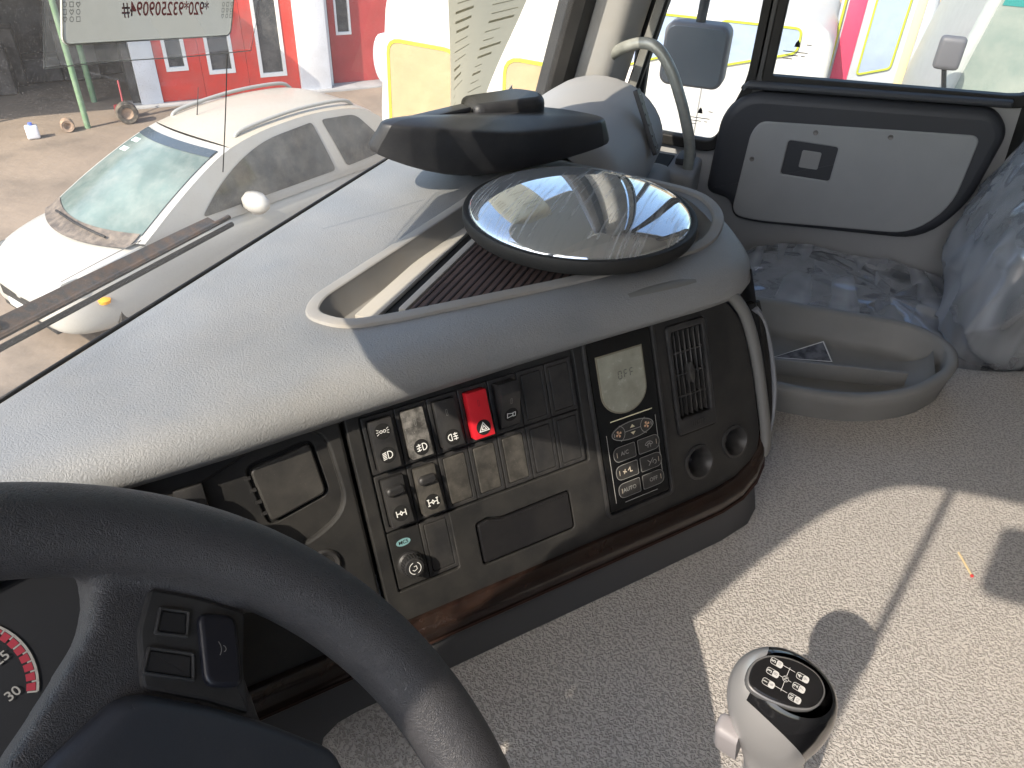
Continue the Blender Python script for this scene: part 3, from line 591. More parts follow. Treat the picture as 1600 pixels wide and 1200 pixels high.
# ================================================================== DASHBOARD
PF = Fr((.46922, .34024, 2.08), (.77929, -.62667, 0), (-.25489, -.31697, -.91355), (-.57249, -.71192, .40674))   # a along, b down, c out of the panel
def TF(a, b, c=0, tilt=0.): # frame for printing: right, up, out
    F = Fr(PF(a, b, c), PF.U, -PF.V, PF.W)
    if tilt: ct, st_ = math.cos(tilt), math.sin(tilt); F = Fr(F.O, F.U, F.V*ct+F.W*st_, F.W*ct-F.V*st_)
    return F
def wood_mat():
    m = mat('dark_wood', (.05, .018, .01), .22, coat=.25, dust=(DUST, .05, 30)); t = m.node_tree; N = t.nodes; L = t.links; b = N['Principled BSDF']
    tc = N.new('ShaderNodeTexCoord'); mp = N.new('ShaderNodeMapping'); mp.inputs['Rotation'].default_value = (0, 0, R(38.8)); mp.inputs['Scale'].default_value = (3, 60, 60); L.new(tc.outputs['Object'], mp.inputs[0])
    n = N.new('ShaderNodeTexNoise'); n.inputs['Scale'].default_value = 1.6; n.inputs['Detail'].default_value = 6; n.inputs['Distortion'].default_value = 1.0; L.new(mp.outputs[0], n.inputs[0])
    cr = N.new('ShaderNodeValToRGB'); cr.color_ramp.elements[0].position = .35; cr.color_ramp.elements[0].color = (.010, .005, .004, 1); cr.color_ramp.elements[1].position = .68; cr.color_ramp.elements[1].color = (.024, .012, .009, 1); L.new(n.outputs[0], cr.inputs[0])
    L.new(cr.outputs[0], [n_ for n_ in N if n_.type == 'MIX'][0].inputs[6]); return m
wood_m = wood_mat()
dash = thing('dashboard', 'grey leather topped truck dashboard with black switch panel and wood strip', 'dashboard', (.6, .4, 1.25))
near = [(-.46, .572), (-.46, .50), (.17, .505), (.251, .478), (.35, .395), (.451, .322), (.627, .190), (.80, .050), (.85, .018), (.908, .022), (.985, .055), (1.05, .10), (1.09, .16), (1.112, .24), (1.125, .40), (1.135, .572)]
outl = rpoly(near, [0, 0, .08, .05, .1, .1, .1, .05, .06, .06, .06, .06, .06, .06, .05, 0], 4)
binp = rpoly([(.578, .424), (.548, .414), (.545, .375), (.578, .338), (.732, .197), (.885, .078), (.985, .080), (1.045, .115), (1.062, .20), (1.05, .33), (1.0, .385), (.90, .390)], [.02, .018, .02, .03, .05, .05, .05, .05, .06, .06, .05, .05], 5)
def pad():
    bm = bmesh.new()
    rs = [ring(bm, WORLD, [(x, .572-.2*d_ if oy > .565 else y) for (x, y), (ox, oy) in zip(inset(outl, d_), outl)], z_) for d_, z_ in ((.03, 2.045), (.016, 2.062), (.004, 2.068), (0, 2.078), (.004, 2.089), (.012, 2.0975), (.023, 2.1025), (.038, 2.105))]
    for a, b in zip(rs, rs[1:]): bridge(bm, a, b)
    h = [ring(bm, WORLD, binp, 2.099), ring(bm, WORLD, inset(binp, -.003), 2.1035), ring(bm, WORLD, inset(binp, -.008), 2.105)]
    for a, b in zip(h, h[1:]): bridge(bm, a, b)
    bmesh.ops.triangle_fill(bm, edges=loops_edges(bm, [rs[-1], h[-1]]), use_beauty=True)
    return finish(bm, 'top_pad', pad_m, dash, 50)
pad_o = pad()
tube('pad_seal', [(x, .5735, 2.1015) for x in (-.4, .0, .4, .8, 1.13)], .0022, rubber_m, dash, n=8)
# storage bin let into the pad
bin_m = mat('bin_plastic', (.27, .26, .245), .55, var=.08, bump=.1, bscale=700, bdist=.0006, dust=((.34, .29, .23), .5, 14))
def bin_():
    bm = bmesh.new(); rs = []
    for d_, z_ in ((-.0095, 2.1052), (-.0085, 2.1082), (-.0065, 2.109), (.003, 2.109), (.0045, 2.1082), (.0052, 2.106), (.016, 2.086), (.018, 2.083), (.020, 2.082)): rs.append(ring(bm, WORLD, inset(binp, d_), z_))
    for a, b in zip(rs, rs[1:]): bridge(bm, a, b)
    bmesh.ops.triangle_fill(bm, edges=loops_edges(bm, [rs[-1]])); return finish(bm, 'storage_bin', bin_m, dash, 28)
bn = bin_()
# ledges along the far side of the bin, then the ribbed brown mat
led_m = mat('ledge_grey', (.42, .40, .36), .6, dust=((.45, .4, .33), .3, 12))
box('bin_ledge', WORLD, (.592, 1.0), (.371, .394), (2.0815, 2.0875), led_m, bn, .002)
box('bin_ledge', WORLD, (.622, 1.0), (.350, .3585), (2.0815, 2.0885), led_m, bn, .002)
box('bin_groove', WORLD, (.605, 1.0), (.3585, .371), (2.0815, 2.0826), gap_m, bn, 0)
mat_b = mat('mat_brown', (.075, .048, .042), .75, bump=.3, bscale=900, bdist=.0006, dust=((.25, .17, .14), .3, 25)); mat_r = mat('mat_rib', (.018, .012, .011), .8)
xm = lambda y: .578+.028+(.338-y)*1.09
mo = slab('rubber_mat', WORLD, rpoly([(xm(.347), .347), (xm(.21), .21), (xm(.11), .11), (.98, .105), (1.03, .15), (1.035, .30), (.98, .347)], .008), 2.0815, 2.0885, mat_b, bn, .002)
for k in range(27):
    y = .342-.0085*k
    box('mat_rib', WORLD, (xm(y)+.006, 1.03-.15*max(0, .15-y)), (y-.0011, y+.0011), (2.0882, 2.0893), mat_r, mo, 0)

# ---- centre panel with its openings
recess = rpoly([(.015, .0185), (.2535, .0185), (.2535, .1455), (.0825, .1455), (.0825, .2075), (.015, .2075)], [.012, .005, .003, .001, .004, .003], 4)
clim = rrect(.2685, .017, .3565, .2175, .005)
ventp = rrect(.3765, .0255, .4365, .1575, .006)
h1, h2 = circle(.403, .197, .0185, 28), circle(.461, .189, .0175, 28)
cover_p = rpoly([(.108, .168), (.122, .1655), (.138, .1705), (.222, .1695), (.222, .2155), (.108, .2155)], [.004, .003, .003, .004, .006, .005], 4)
outer = rpoly([(.002, -.012), (.40, -.012), (.462, .006), (.493, .045), (.502, .12), (.503, .20), (.480, .2375), (.40, .2425), (.002, .2425)], [.002, .05, .04, .05, .08, .03, .03, .05, .002], 5)
cp = plate('centre_panel', PF, outer, [recess, clim, ventp, h1, h2, cover_p], 0, .02, black_m, dash, hdepth=[.0045, .004, .012, .035, .035, .003], bev=.0012)
blob('recess_floor', PF, [[(.012, .016), (.256, .016), (.256, .21), (.012, .21)], ], -.0044, black_m, dash)
blob('cover_floor', PF, [[(.10, .16), (.23, .16), (.23, .22), (.10, .22)]], -.0042, gap_m, dash)
slab('blank_cover', PF, inset(cover_p, .0022), -.004, .0012, mat('cover_gloss', (.010, .010, .012), .3, dust=(DUST, .05, 20)), dash, .0016)
# left panel, its seam and the square cover
lp = rpoly([(-.34, .0), (-.002, -.012), (-.002, .2425), (-.17, .2425), (-.30, .2)], .002)
sq = rpoly([(-.0915, .041), (-.029, .0325), (-.0245, .0885), (-.084, .1005)], .009, 4)
scoop = rpoly([(-.19, .062), (-.065, .022), (-.018, .026), (-.013, .105), (-.05, .125), (-.105, .13), (-.18, .115)], [.02, .03, .02, .02, .03, .03, .03], 5)
plate('left_panel', PF, lp, [scoop], -.002, .02, black_m, dash, hdepth=[.006], bev=.003)
plate('scoop_floor', PF, inset(scoop, -.002), [sq], -.008, .002, black_m, dash, hdepth=[.003])
blob('cover_gap', PF, [inset(sq, -.002)], -.0108, gap_m, dash)
slab('square_cover', PF, inset(sq, .0032), -.0108, -.0045, mat('cover_black', (.035, .034, .033), .45, bump=.12, bscale=1400, dust=(DUST, .14, 25), bdist=.0006), dash, .002, 3)
for k in range(4): box('clip', PF, (-.094+.002*k, -.0885+.002*k), (.05+.012*k, .053+.012*k), (-.0105, -.0075), black2_m, dash, 0)
box('small_switch', PF, (-.152, -.128), (.040, .070), (-.012, .003), black2_m, dash, .002)
lathe('ignition_barrel', TF(-.046, .152, -.002), [(.015, -.01), (.015, .002), (.013, .004), (.010, .003), (.009, -.008), (0, -.008)], black2_m, dash, 28)

# ---- switch cells
PITCH_U, U0 = .0334, .0165
RV = [(.0265, .0845), (.0855, .1440), (.1450, .2055)]
def cell(i, r_): u = U0+PITCH_U*i; return u+.0004, RV[r_][0]+.0004, u+PITCH_U-.0004, RV[r_][1]-.0004
def prism_u(name, prof, u0, u1, m, parent, bev=.0012):
    bm = bmesh.new(); a = [bm.verts.new(PF(u0, v_, w_)) for v_, w_ in prof]; b = [bm.verts.new(PF(u1, v_, w_)) for v_, w_ in prof]
    bridge(bm, a, b); bm.faces.new(a); bm.faces.new(b); bmesh.ops.recalc_face_normals(bm, faces=bm.faces)
    bmesh.ops.bevel(bm, geom=list(bm.edges), offset=bev, segments=2, profile=.6, affect='EDGES'); return finish(bm, name, m, parent, 40)
cellno = 0
def bezel(i, r_, m=None):
    a0, b0, a1, b1 = cell(i, r_)
    return frame_ring('switch_bezel', PF, rrect(a0, b0, a1, b1, .0012, 2), rrect(a0+.0042, b0+.0042, a1-.0042, b1-.0042, .0012, 2), -.0044, -.0012+random.uniform(-.0003, .0003), m or black2_m, dash, .0008)
def blank(i, r_, dusty=False):
    bz = bezel(i, r_); a0, b0, a1, b1 = cell(i, r_)
    slab('blank_plug', PF, rrect(a0+.0046, b0+.0046, a1-.0046, b1-.0046, .0015, 2), -.0044, -.0008, dusty_b if dusty else black2_m, bz, .0008)
dusty_b = mat('blank_dusty', (.035, .033, .03), .55, dust=(DUST, .28, 60))
def rocker(i, r_, m, prof, name='rocker_switch', wid=.0222):
    bz = bezel(i, r_); a0, b0, a1, b1 = cell(i, r_); uc = (a0+a1)/2
    P = [(b0+dv, w_) for dv, w_ in prof]
    s = prism_u(name, [(P[0][0], -.004)]+P+[(P[-1][0], -.004)], uc-wid/2, uc+wid/2, m, dash)
    def face(v_):                                       # height and tilt of the face at distance v_ below the cell's top
        for (v0, w0), (v1, w1) in zip(prof, prof[1:]):
            if v0 <= v_ <= v1: return b0+v_, w0+(w1-w0)*(v_-v0)/(v1-v0), -math.atan2(w1-w0, v1-v0)
        return b0+v_, .006, 0
    def sym(v_, lines, w_=.0009, disc=True, m_=white_m, r=.0078, off=0.):
        v1, h_, tl = face(v_); F = TF(uc+off, v1, h_+.0003, tl)
        if disc: blob('symbol_disc', F, [circle(0, 0, r, 24)], .0001, gap_m, s)
        if lines: strokes('symbol', F, lines, w_, m_, s, .0003)
    return s, sym
ROCK = [(.0045, .0062), (.027, .0058), (.0535, .0075)]
ROCKU = [(.0045, .0030), (.02, .0042), (.0515, .0095)]
def mm(l): return [[(x*.001, y*.001) for x, y in p] for p in l]
def mmc(l): return ([(x*.001, y*.001) for x, y in l], 'c')
# 1 side lights / headlights
s, sym = rocker(0, 0, black2_m, ROCK)
sym(.0155, [mmc(arc(-1.7, 0, 1.3, 0, 324, 9)), mmc(arc(1.7, 0, 1.3, 0, 324, 9))] + mm([[(-3.8, 1.6), (-6, 2.8)], [(-4, 0), (-6.4, 0)], [(-3.8, -1.6), (-6, -2.8)], [(3.8, 1.6), (6, 2.8)], [(4, 0), (6.4, 0)], [(3.8, -1.6), (6, -2.8)]]), .0006)
sym(.039, [mmc([(0, -3.2), (0, 3.2)] + arc(1, 0, 3.4, 85, -85, 10))] + mm([[(-1.4, 3-1.5*k), (-5.2, 2.2-1.5*k)] for k in range(5)]), .0009)
# 2 front fog, dusty
s, sym = rocker(1, 0, dusty_m, ROCKU)
sym(.0415, [mmc([(1, -3), (1, 3)] + arc(2, 0, 3.2, 85, -85, 8))] + mm([[(-.6, 2.4), (-5, 1.8)], [(-.6, 0), (-5, -.6)], [(-.6, -2.4), (-5, -3)], [(-2.8, 3.6), (-2.2, 1.4), (-3.2, -.8), (-2.6, -3.6)]]), .0009)
sym(.017, [([(-.0008, -.003), (.0008, -.003), (.0008, .003), (-.0008, .003)], 'c')], .0004, False, mat('lens_mark', (.2, .2, .19), .4))
# 3 rear fog
s, sym = rocker(2, 0, black2_m, ROCKU)
sym(.0415, [mmc([(-1.4, -3), (-1.4, 3)] + arc(-2, 0, 3.1, 90, 270, 8))] + mm([[(.4, 2.4), (5, 2.4)], [(.4, 0), (5, 0)], [(.4, -2.4), (5, -2.4)], [(2.8, 3.8), (2.2, 1.2), (3.2, -1.2), (2.6, -3.8)]]), .0009)
sym(.017, [([(-.0008, -.003), (.0008, -.003), (.0008, .003), (-.0008, .003)], 'c')], .0004, False, MATS['lens_mark'])
# 4 hazard, red
s, sym = rocker(3, 0, red_m, [(.0045, .0072), (.02, .0072), (.052, .0100)])
s.name = 'hazard_switch'; s['label'] = 'bright red hazard light switch with white warning triangle'
sym(.0415, [([(-.0052, -.0036), (.0052, -.0036), (0, .0050)], 'c'), ([(-.0025, -.0021), (.0025, -.0021), (0, .0019)], 'c')], .0009)
sym(.0165, [([(-.0008, -.003), (.0008, -.003), (.0008, .003), (-.0008, .003)], 'c')], .0004, False, mat('lens_mark_red', (.3, .02, .03), .4))
# 5 work lamp, pressed at the bottom
s, sym = rocker(4, 0, black2_m, [(.004, .012), (.0145, .0155), (.052, .0015)])
sym(.0385, [mmc([(-4.6, -2.6), (-4.6, 2.6), (1.6, 1.4), (1.6, -1.4)]), mmc([(1.8, -2.2), (1.8, 2.2), (4.6, 2.2), (4.6, -2.2)])], .0009)
sym(.023, [([(-.0008, -.003), (.0008, -.003), (.0008, .003), (-.0008, .003)], 'c')], .0004, False, MATS['lens_mark'])
blank(5, 0); blank(6, 0)
for k in (0, 1):                                        # differential locks with a raised catch
    s, sym = rocker(k, 1, dusty_b if k else black2_m, [(.0045, .0030), (.018, .0034), (.052, .0085)])
    u = U0+PITCH_U*(k+.5); v_ = RV[1][0]+.0175
    slab('catch', PF, rrect(u-.0095, v_-.0048, u+.0095, v_+.0048, .0045, 4), .002, .0085, black2_m, s, .003, 3)
    ax = mm([[(-4.6, -3), (-4.6, 3)], [(4.6, -3), (4.6, 3)], [(-4.6, 0), (-1.4, 0)], [(1.4, 0), (4.6, 0)]]) + [([(-.0014, 0), (0, .0018), (.0014, 0), (0, -.0018)], 'c')]
    if k: ax += mm([[(-6, 3), (-3.4, 3)], [(3.4, 3), (6, 3)], [(-6, -3), (-3.4, -3)], [(3.4, -3), (6, -3)]])
    sym(.040, ax, .001)
for i in range(2, 7): blank(i, 1, i < 5)
# row three: rotary knob and a blank
a0, b0, a1, b1 = cell(0, 2); rp = slab('knob_plate', PF, rrect(a0, b0, a1, b1, .001, 2), -.0044, -.001, black_m, dash, .0006)
blob('oval_badge', TF(.031, .1585, -.0009), [[(.0075*math.cos(2*math.pi*k/28), .0038*math.sin(2*math.pi*k/28)) for k in range(28)]], .0003, mat('badge_teal', (.20, .38, .40), .5), rp)
text('badge_text', TF(.031, .1585, -.0009), 'MCS', .0052, gap_m, rp, .0006, bold=.00008)
KR = TF(.0325, .1815, -.001)
kb = lathe('rotary_knob', KR, [(.0125, 0), (.0125, .003), (.0105, .0045), (.0100, .014), (.0092, .0155), (.0055, .0158), (0, .0158)], black2_m, rp, 40)
for k in range(24):
    t_ = 2*math.pi*k/24; F = Fr(KR.O, KR.U*math.cos(t_)+KR.V*math.sin(t_), KR.V*math.cos(t_)-KR.U*math.sin(t_), KR.W)
    box('knob_ridge', F, (.0098, .0112), (-.00055, .00055), (.005, .0138), black2_m, kb, 0)
strokes('knob_mark', KR, [arc(0, 0, .006, 100, 260, 10), arc(0, 0, .006, -70, 60, 8), [(-.001, .002), (.0015, .0022), (.002, -.001), (-.001, -.0025), (-.003, -.001)]], .0007, white_m, kb, .0159)
blank(1, 2)

# ---- climate control
cc = slab('climate_control', PF, inset(clim, .0012), -.004, .0012, gloss_m, dash, .0012)
frame_ring('climate_surround', PF, inset(clim, -.0045), inset(clim, .0002), -.002, .003, black2_m, dash, .0014)
lcd = [(.2805, .0375), (.3395, .0375)] + [(.31+.0295*math.cos(R(t_)), .080+.025*math.sin(R(t_))) for t_ in range(0, 181, 12)]
slab('screen_rim', PF, inset(lcd, -.0018), .001, .0022, mat('rim_gold', (.22, .20, .15), .25), cc, .0008)
sc_ = slab('screen', PF, lcd, .001, .0026, mat('lcd_grey', (.30, .30, .24), .22, var=.14, vscale=40, dust=((.5, .47, .4), .25, 90)), cc, .0006)
def seg7(ch, x): # seven segment strokes
    S = {'O': 'abcdef', 'F': 'aefg'}[ch]; q = dict(a=[(0, 8), (4, 8)], b=[(4, 8), (4, 4)], c=[(4, 4), (4, 0)], d=[(0, 0), (4, 0)], e=[(0, 0), (0, 4)], f=[(0, 4), (0, 8)], g=[(0, 4), (4, 4)])
    out_ = []
    for k in S:
        p0, p1 = Vector(q[k][0]), Vector(q[k][1]); d_ = (p1-p0)*.1; out_.append([((p0.x+d_.x+x)*.00105, (p0.y+d_.y)*.00105), ((p1.x-d_.x+x)*.00105, (p1.y-d_.y)*.00105)])
    return out_
strokes('screen_text', TF(.3045, .0665, .0027), seg7('O', 0)+seg7('F', 7.5)+seg7('F', 15), .0011, mat('lcd_ink', (.10, .10, .085), .5), sc_)
line_m = mat('print_grey', (.34, .34, .32), .5)
strokes('gold_line', TF(0, 0, .0013), [[(.286, -.1115), (.344, -.1115)]], .0013, cream_m, cc)
strokes('frame_line', TF(0, 0, .0013), [[(.2785, -.125), (.2785, -.206)], [(.347, -.120), (.347, -.188)], [(.2905, -.2085), (.337, -.2085)]], .0008, line_m, cc)
fanl = [[(-.0030*math.cos(R(a)), -.0030*math.sin(R(a))), (0, 0)] for a in (30, 120, 210, 300)]
ov = lambda a, b, r1, r2: ([(a+r1*math.cos(2*math.pi*k/30), b+r2*math.sin(2*math.pi*k/30)) for k in range(30)], 'c')
FB = TF(.3135, .1275, .0013)
slab('fan_rocker', PF, [(.3135+.029*math.cos(2*math.pi*k/32), .1275+.0105*math.sin(2*math.pi*k/32)) for k in range(32)], .001, .0024, black2_m, cc, .001)
FB = TF(.3135, .1275, .0025)
strokes('fan_outline', FB, [ov(0, 0, .0285, .0100), arc(-.0205, 0, .0095, 75, -75, 8), arc(.0205, 0, .0095, 105, 255, 8), [(-.011, 0), (.011, 0)]], .0007, line_m, cc)
for sx_ in (-1, 1):
    FX = TF(.3135+sx_*.0195, .1275, .0026)
    blob('fan_symbol', FX, [[(.0034*math.cos(a)*.0+0, 0), (.0036*math.cos(a-.45), .0036*math.sin(a-.45)), (.0042*math.cos(a), .0042*math.sin(a)), (.0036*math.cos(a+.45), .0036*math.sin(a+.45))] for a in (.4, 1.97, 3.54, 5.11)], .0003, mat('print_peach', (.70, .45, .28), .5), cc)
    strokes('fan_mark', FX, [[(sx_*.0060, -.002), (sx_*.0060, .002)]], .0009, line_m, cc, .0002)
blob('up_arrow', FB, [[(-.0035, .0025), (.0035, .0025), (0, .0062)]], .0003, cream_m, cc)
blob('down_arrow', FB, [[(-.0035, -.0025), (.0035, -.0025), (0, -.0062)]], .0003, cream_m, cc)
sym_m = mat('print_warm', (.55, .48, .38), .5)
labels = [('A/C', None), (None, 'demist'), (None, 'fan'), (None, 'foot'), ('AUTO', None), ('OFF', None)]
for k, (tx, sy_) in enumerate(labels):
    r_, c_ = divmod(k, 2); a0 = .2835+.034*c_; b0 = .1425+.0215*r_; a1, b1 = a0+.0295, b0+.0165
    pl = rpoly([(a0, b0), (a1, b0), (a1, b1), (a0, b1)], [.008, .0015, .0015, .008] if c_ == 0 else [.0015, .008, .008, .0015], 5)
    bt = slab('climate_button', PF, pl, .001, .0028, black2_m, cc, .0008)
    F = TF((a0+a1)/2, (b0+b1)/2, .0029)
    strokes('button_outline', PF.at(0, 0, .0026), [(inset(pl, -.0002), 'c')], .0005, line_m, bt, .0)
    if tx: text('button_text', F, tx, .0066, line_m, bt, .0003, bold=.00008)
    elif sy_ == 'demist': strokes('button_symbol', F, [arc(0, -.003, .0062, 30, 150, 8), arc(0, -.003, .0035, 30, 150, 6), [(-.0054, .0001), (-.003, -.0013)], [(.0054, .0001), (.003, -.0013)], [(-.002, -.004), (-.001, .002)], [(.002, -.004), (.001, .002)]], .0008, line_m, bt)
    elif sy_ == 'fan': strokes('button_symbol', F, [[(-.006, .001), (-.001, -.001)], [(-.0045, -.0025), (-.0025, .0028)], [(.001, 0), (.004, .003), (.004, -.002), (.007, -.002)]], .0012, sym_m, bt)
    else: strokes('button_symbol', F, [[(-.005, .003), (-.001, -.001)], [(-.004, -.004), (.003, .004)], arc(.0045, -.0015, .0025, 200, -100, 6)], .0008, line_m, bt)
    strokes('button_bar', F, [[(.0105 if c_ else -.0105, -.003), (.0105 if c_ else -.0105, .003)]], .0008, sym_m, bt)

# ---- air vent
vent = frame_ring('air_vent', PF, inset(ventp, .0008), rrect(.3835, .0335, .4295, .1375, .003), -.012, .0022, black2_m, dash, .002)
blob('vent_back', PF, [[(.378, .027), (.435, .027), (.435, .156), (.378, .156)]], -.02, gap_m, vent)
box('vent_lip', PF, (.378, .435), (.1375, .156), (-.012, .0015), black2_m, vent, .001)
vane_m = mat('vane_black', (.035, .034, .033), .4, dust=(DUST, .15, 60))
for k in range(6): box('vane', PF, (.3895+.0073*k-.0007, .3895+.0073*k+.0007), (.035, .136), (-.014, -.0015), vane_m, vent, .0004, 1)
for v_ in (.060, .086, .112): box('cross_slat', PF, (.384, .429), (v_-.0009, v_+.0009), (-.012, -.0022), vane_m, vent, 0)
slab('vane_knob', PF, [(.4065+.0045*math.cos(2*math.pi*k/20), .086+.0125*math.sin(2*math.pi*k/20)) for k in range(20)], -.006, .0035, vane_m, vent, .002)
slab('thumb_slot', PF, rrect(.389, .1435, .424, .1505, .003, 3), .001, .002, gap_m, vent, .0003)
for k in range(7): box('wheel_ridge', PF, (.3975+.003*k, .399+.003*k), (.1442, .1498), (.0015, .0032), vane_m, vent, 0)
# ---- two round sockets
for q, (uc, vc, r_) in enumerate(((.403, .197, .0185), (.461, .189, .0175))):
    sk = lathe('socket', TF(uc, vc, 0), [(r_+.0035, .0), (r_+.003, .002), (r_, .0024), (r_-.002, 0), (r_*.62, -.010), (r_*.60, -.034), (0, -.034)], black2_m, dash, 36)
    lathe('socket_core', TF(uc+.004, vc+.004, -.034), [(.004, 0), (.004, .012), (.002, .014), (0, .014)], dgrey_m, sk, 16)

# ---- wood strip, lower slab, right-hand edge trim
def strip(name, pts, prof, m, parent):
    """profile (b, c) swept along stations (a, db, dc) of the panel frame"""
    bm = bmesh.new(); rs = [[bm.verts.new(PF(a, b+db, c+dc)) for b, c in prof] for a, db, dc in pts]
    for a, b in zip(rs, rs[1:]): bridge(bm, a, b)
    bm.faces.new(rs[0]); bm.faces.new(rs[-1]); return finish(bm, name, m, parent, 50)
wprof = [(.239, -.01), (.239, .002), (.2405, .006), (.245, .0105), (.252, .013), (.260, .0125), (.268, .009), (.273, .004), (.274, -.002), (.272, -.01)]
ws_ = [(-.22, 0, 0), (-.1, 0, 0), (.05, 0, 0), (.2, 0, 0), (.35, 0, 0), (.42, -.001, 0), (.455, -.006, -.001), (.482, -.018, -.003), (.500, -.034, -.007), (.512, -.055, -.014), (.520, -.08, -.025)]
strip('wood_strip', ws_, wprof, wood_m, dash)
strip('wood_seam', [(a, b, c) for a, b, c in ws_], [(.2655, .0085), (.2675, .0122), (.2695, .0098), (.2685, .0075)], mat('wood_edge', (.045, .025, .02), .35), dash)
strip('lower_slab', [(-.30, 0, 0), (.1, 0, 0), (.30, -.0, 0), (.42, -.003, -.001), (.47, -.012, -.006), (.50, -.03, -.02)], [(.262, -.03), (.264, .004), (.270, .006), (.276, .005), (.40, -.002), (.40, -.05)], lgrey_m, dash)
tube('edge_trim', [PF(.33, -.016, .002), PF(.41, -.015, .004), PF(.460, -.001, .005), PF(.488, .028, .005), PF(.502, .07, .004), PF(.5095, .13, .002), PF(.512, .20, 0), PF(.508, .222, -.004)], .0085, mat('edge_grey', (.16, .16, .155), .5, bump=.2, bscale=500, bdist=.0008), dash, n=12, flat=.8)
# end cheek and side pocket
def cheek():
    bm = bmesh.new(); path = [(.515, .0), (.53, -.03), (.56, -.07), (.60, -.12), (.62, -.2)]
    rows = []
    for b, k in ((-.012, 0), (.06, .004), (.14, .006), (.20, .0), (.26, -.02), (.33, -.05)): rows.append([bm.verts.new(PF(a+k, b, c - (.03 if b > .25 else 0))) for a, c in path])
    for a, b in zip(rows, rows[1:]): bridge(bm, a, b, False)
    return finish(bm, 'end_cheek', dgrey_m, dash, 60)
cheek()
pk = tube('side_pocket', [PF(.517, .035, -.005), PF(.531, .055, -.008), PF(.540, .095, -.01), PF(.541, .14, -.01), PF(.535, .18, -.012), PF(.524, .215, -.016)], .0075, mat('pocket_grey', (.22, .23, .25), .4), dash, n=12, flat=.55)
tube('pocket_strip', [PF(.521, .03, -.012), PF(.526, .09, -.010), PF(.526, .16, -.012), PF(.521, .21, -.018)], .010, gap_m, dash, n=8)
tube('chrome_line', [PF(.545, .13, -.012), PF(.543, .17, -.013), PF(.534, .21, -.018), PF(.526, .24, -.024)], .0016, mat('bright_line', (.4, .42, .45), .25, metal=.6), dash, n=8)

# ---- passenger end of the dashboard
pod_m = mat('pod_grey', (.34, .335, .325), .55, bump=.15, bscale=500, bdist=.0008, dust=((.45, .41, .35), .3, 9))
def pod_fn(u, v):                                        # swept bulge beside the right pillar
    x = 1.20+.42*u; a = R(-20+215*v); cy_, cz_ = .40+.0*u, 2.0+.01*u
    rx, rz = .13+.01*math.sin(math.pi*u), .105+.012*math.sin(math.pi*u)
    k = 1-.55*max(0, (u-.86)/.14)**2 - .25*max(0, (.12-u)/.12)**2
    return Vector((x, cy_-rx*k*math.cos(a), cz_+rz*k*math.sin(a)))
pod = grid('passenger_pod', pod_fn, 20, 24, pod_m, dash)
side_ = Fr(pod_fn(.84, .2), (pod_fn(.86, .2)-pod_fn(.82, .2)).normalized(), (pod_fn(.84, .25)-pod_fn(.84, .15)).normalized(), (0, -1, 0)); side_.W = side_.U.cross(side_.V)
vs2 = slab('side_vent', side_.at(-.125, .028, .004).rot(-.12), rrect(-.014, -.060, .014, .060, .004), -.004, .004, black2_m, pod, .001)
for k in range(5): box('vent_bar', side_.at(-.125, .028, .004).rot(-.12), (-.010, .010), (-.048+.02*k, -.044+.02*k), (.0035, .0055), vane_m, vs2, 0)
strokes('vent_print', side_.at(-.125, .028, .004).rot(-.12), [[(-.006, .05), (.006, .05)], [(-.006, -.053), (.006, -.053)]], .0012, line_m, vs2, .0041)
box('shelf', WORLD, (1.0, 1.62), (.30, .575), (1.96, 2.045), pod_m, dash, .02, 3)
box('lower_dash', WORLD, (1.10, 1.60), (.24, .5), (1.45, 1.955), mat('lower_grey', (.25, .245, .235), .6), dash, .03, 3)
box('side_ledge', WORLD, (1.60, 1.745), (.20, .42), (1.80, 1.93), pod_m, dash, .015, 3)
box('ledge_slot', WORLD, (1.63, 1.71), (.26, .30), (1.9305, 1.934), gap_m, dash, 0)
box('ledge_clip', WORLD, (1.66, 1.72), (.215, .25), (1.93, 1.945), dgrey_m, dash, .004)
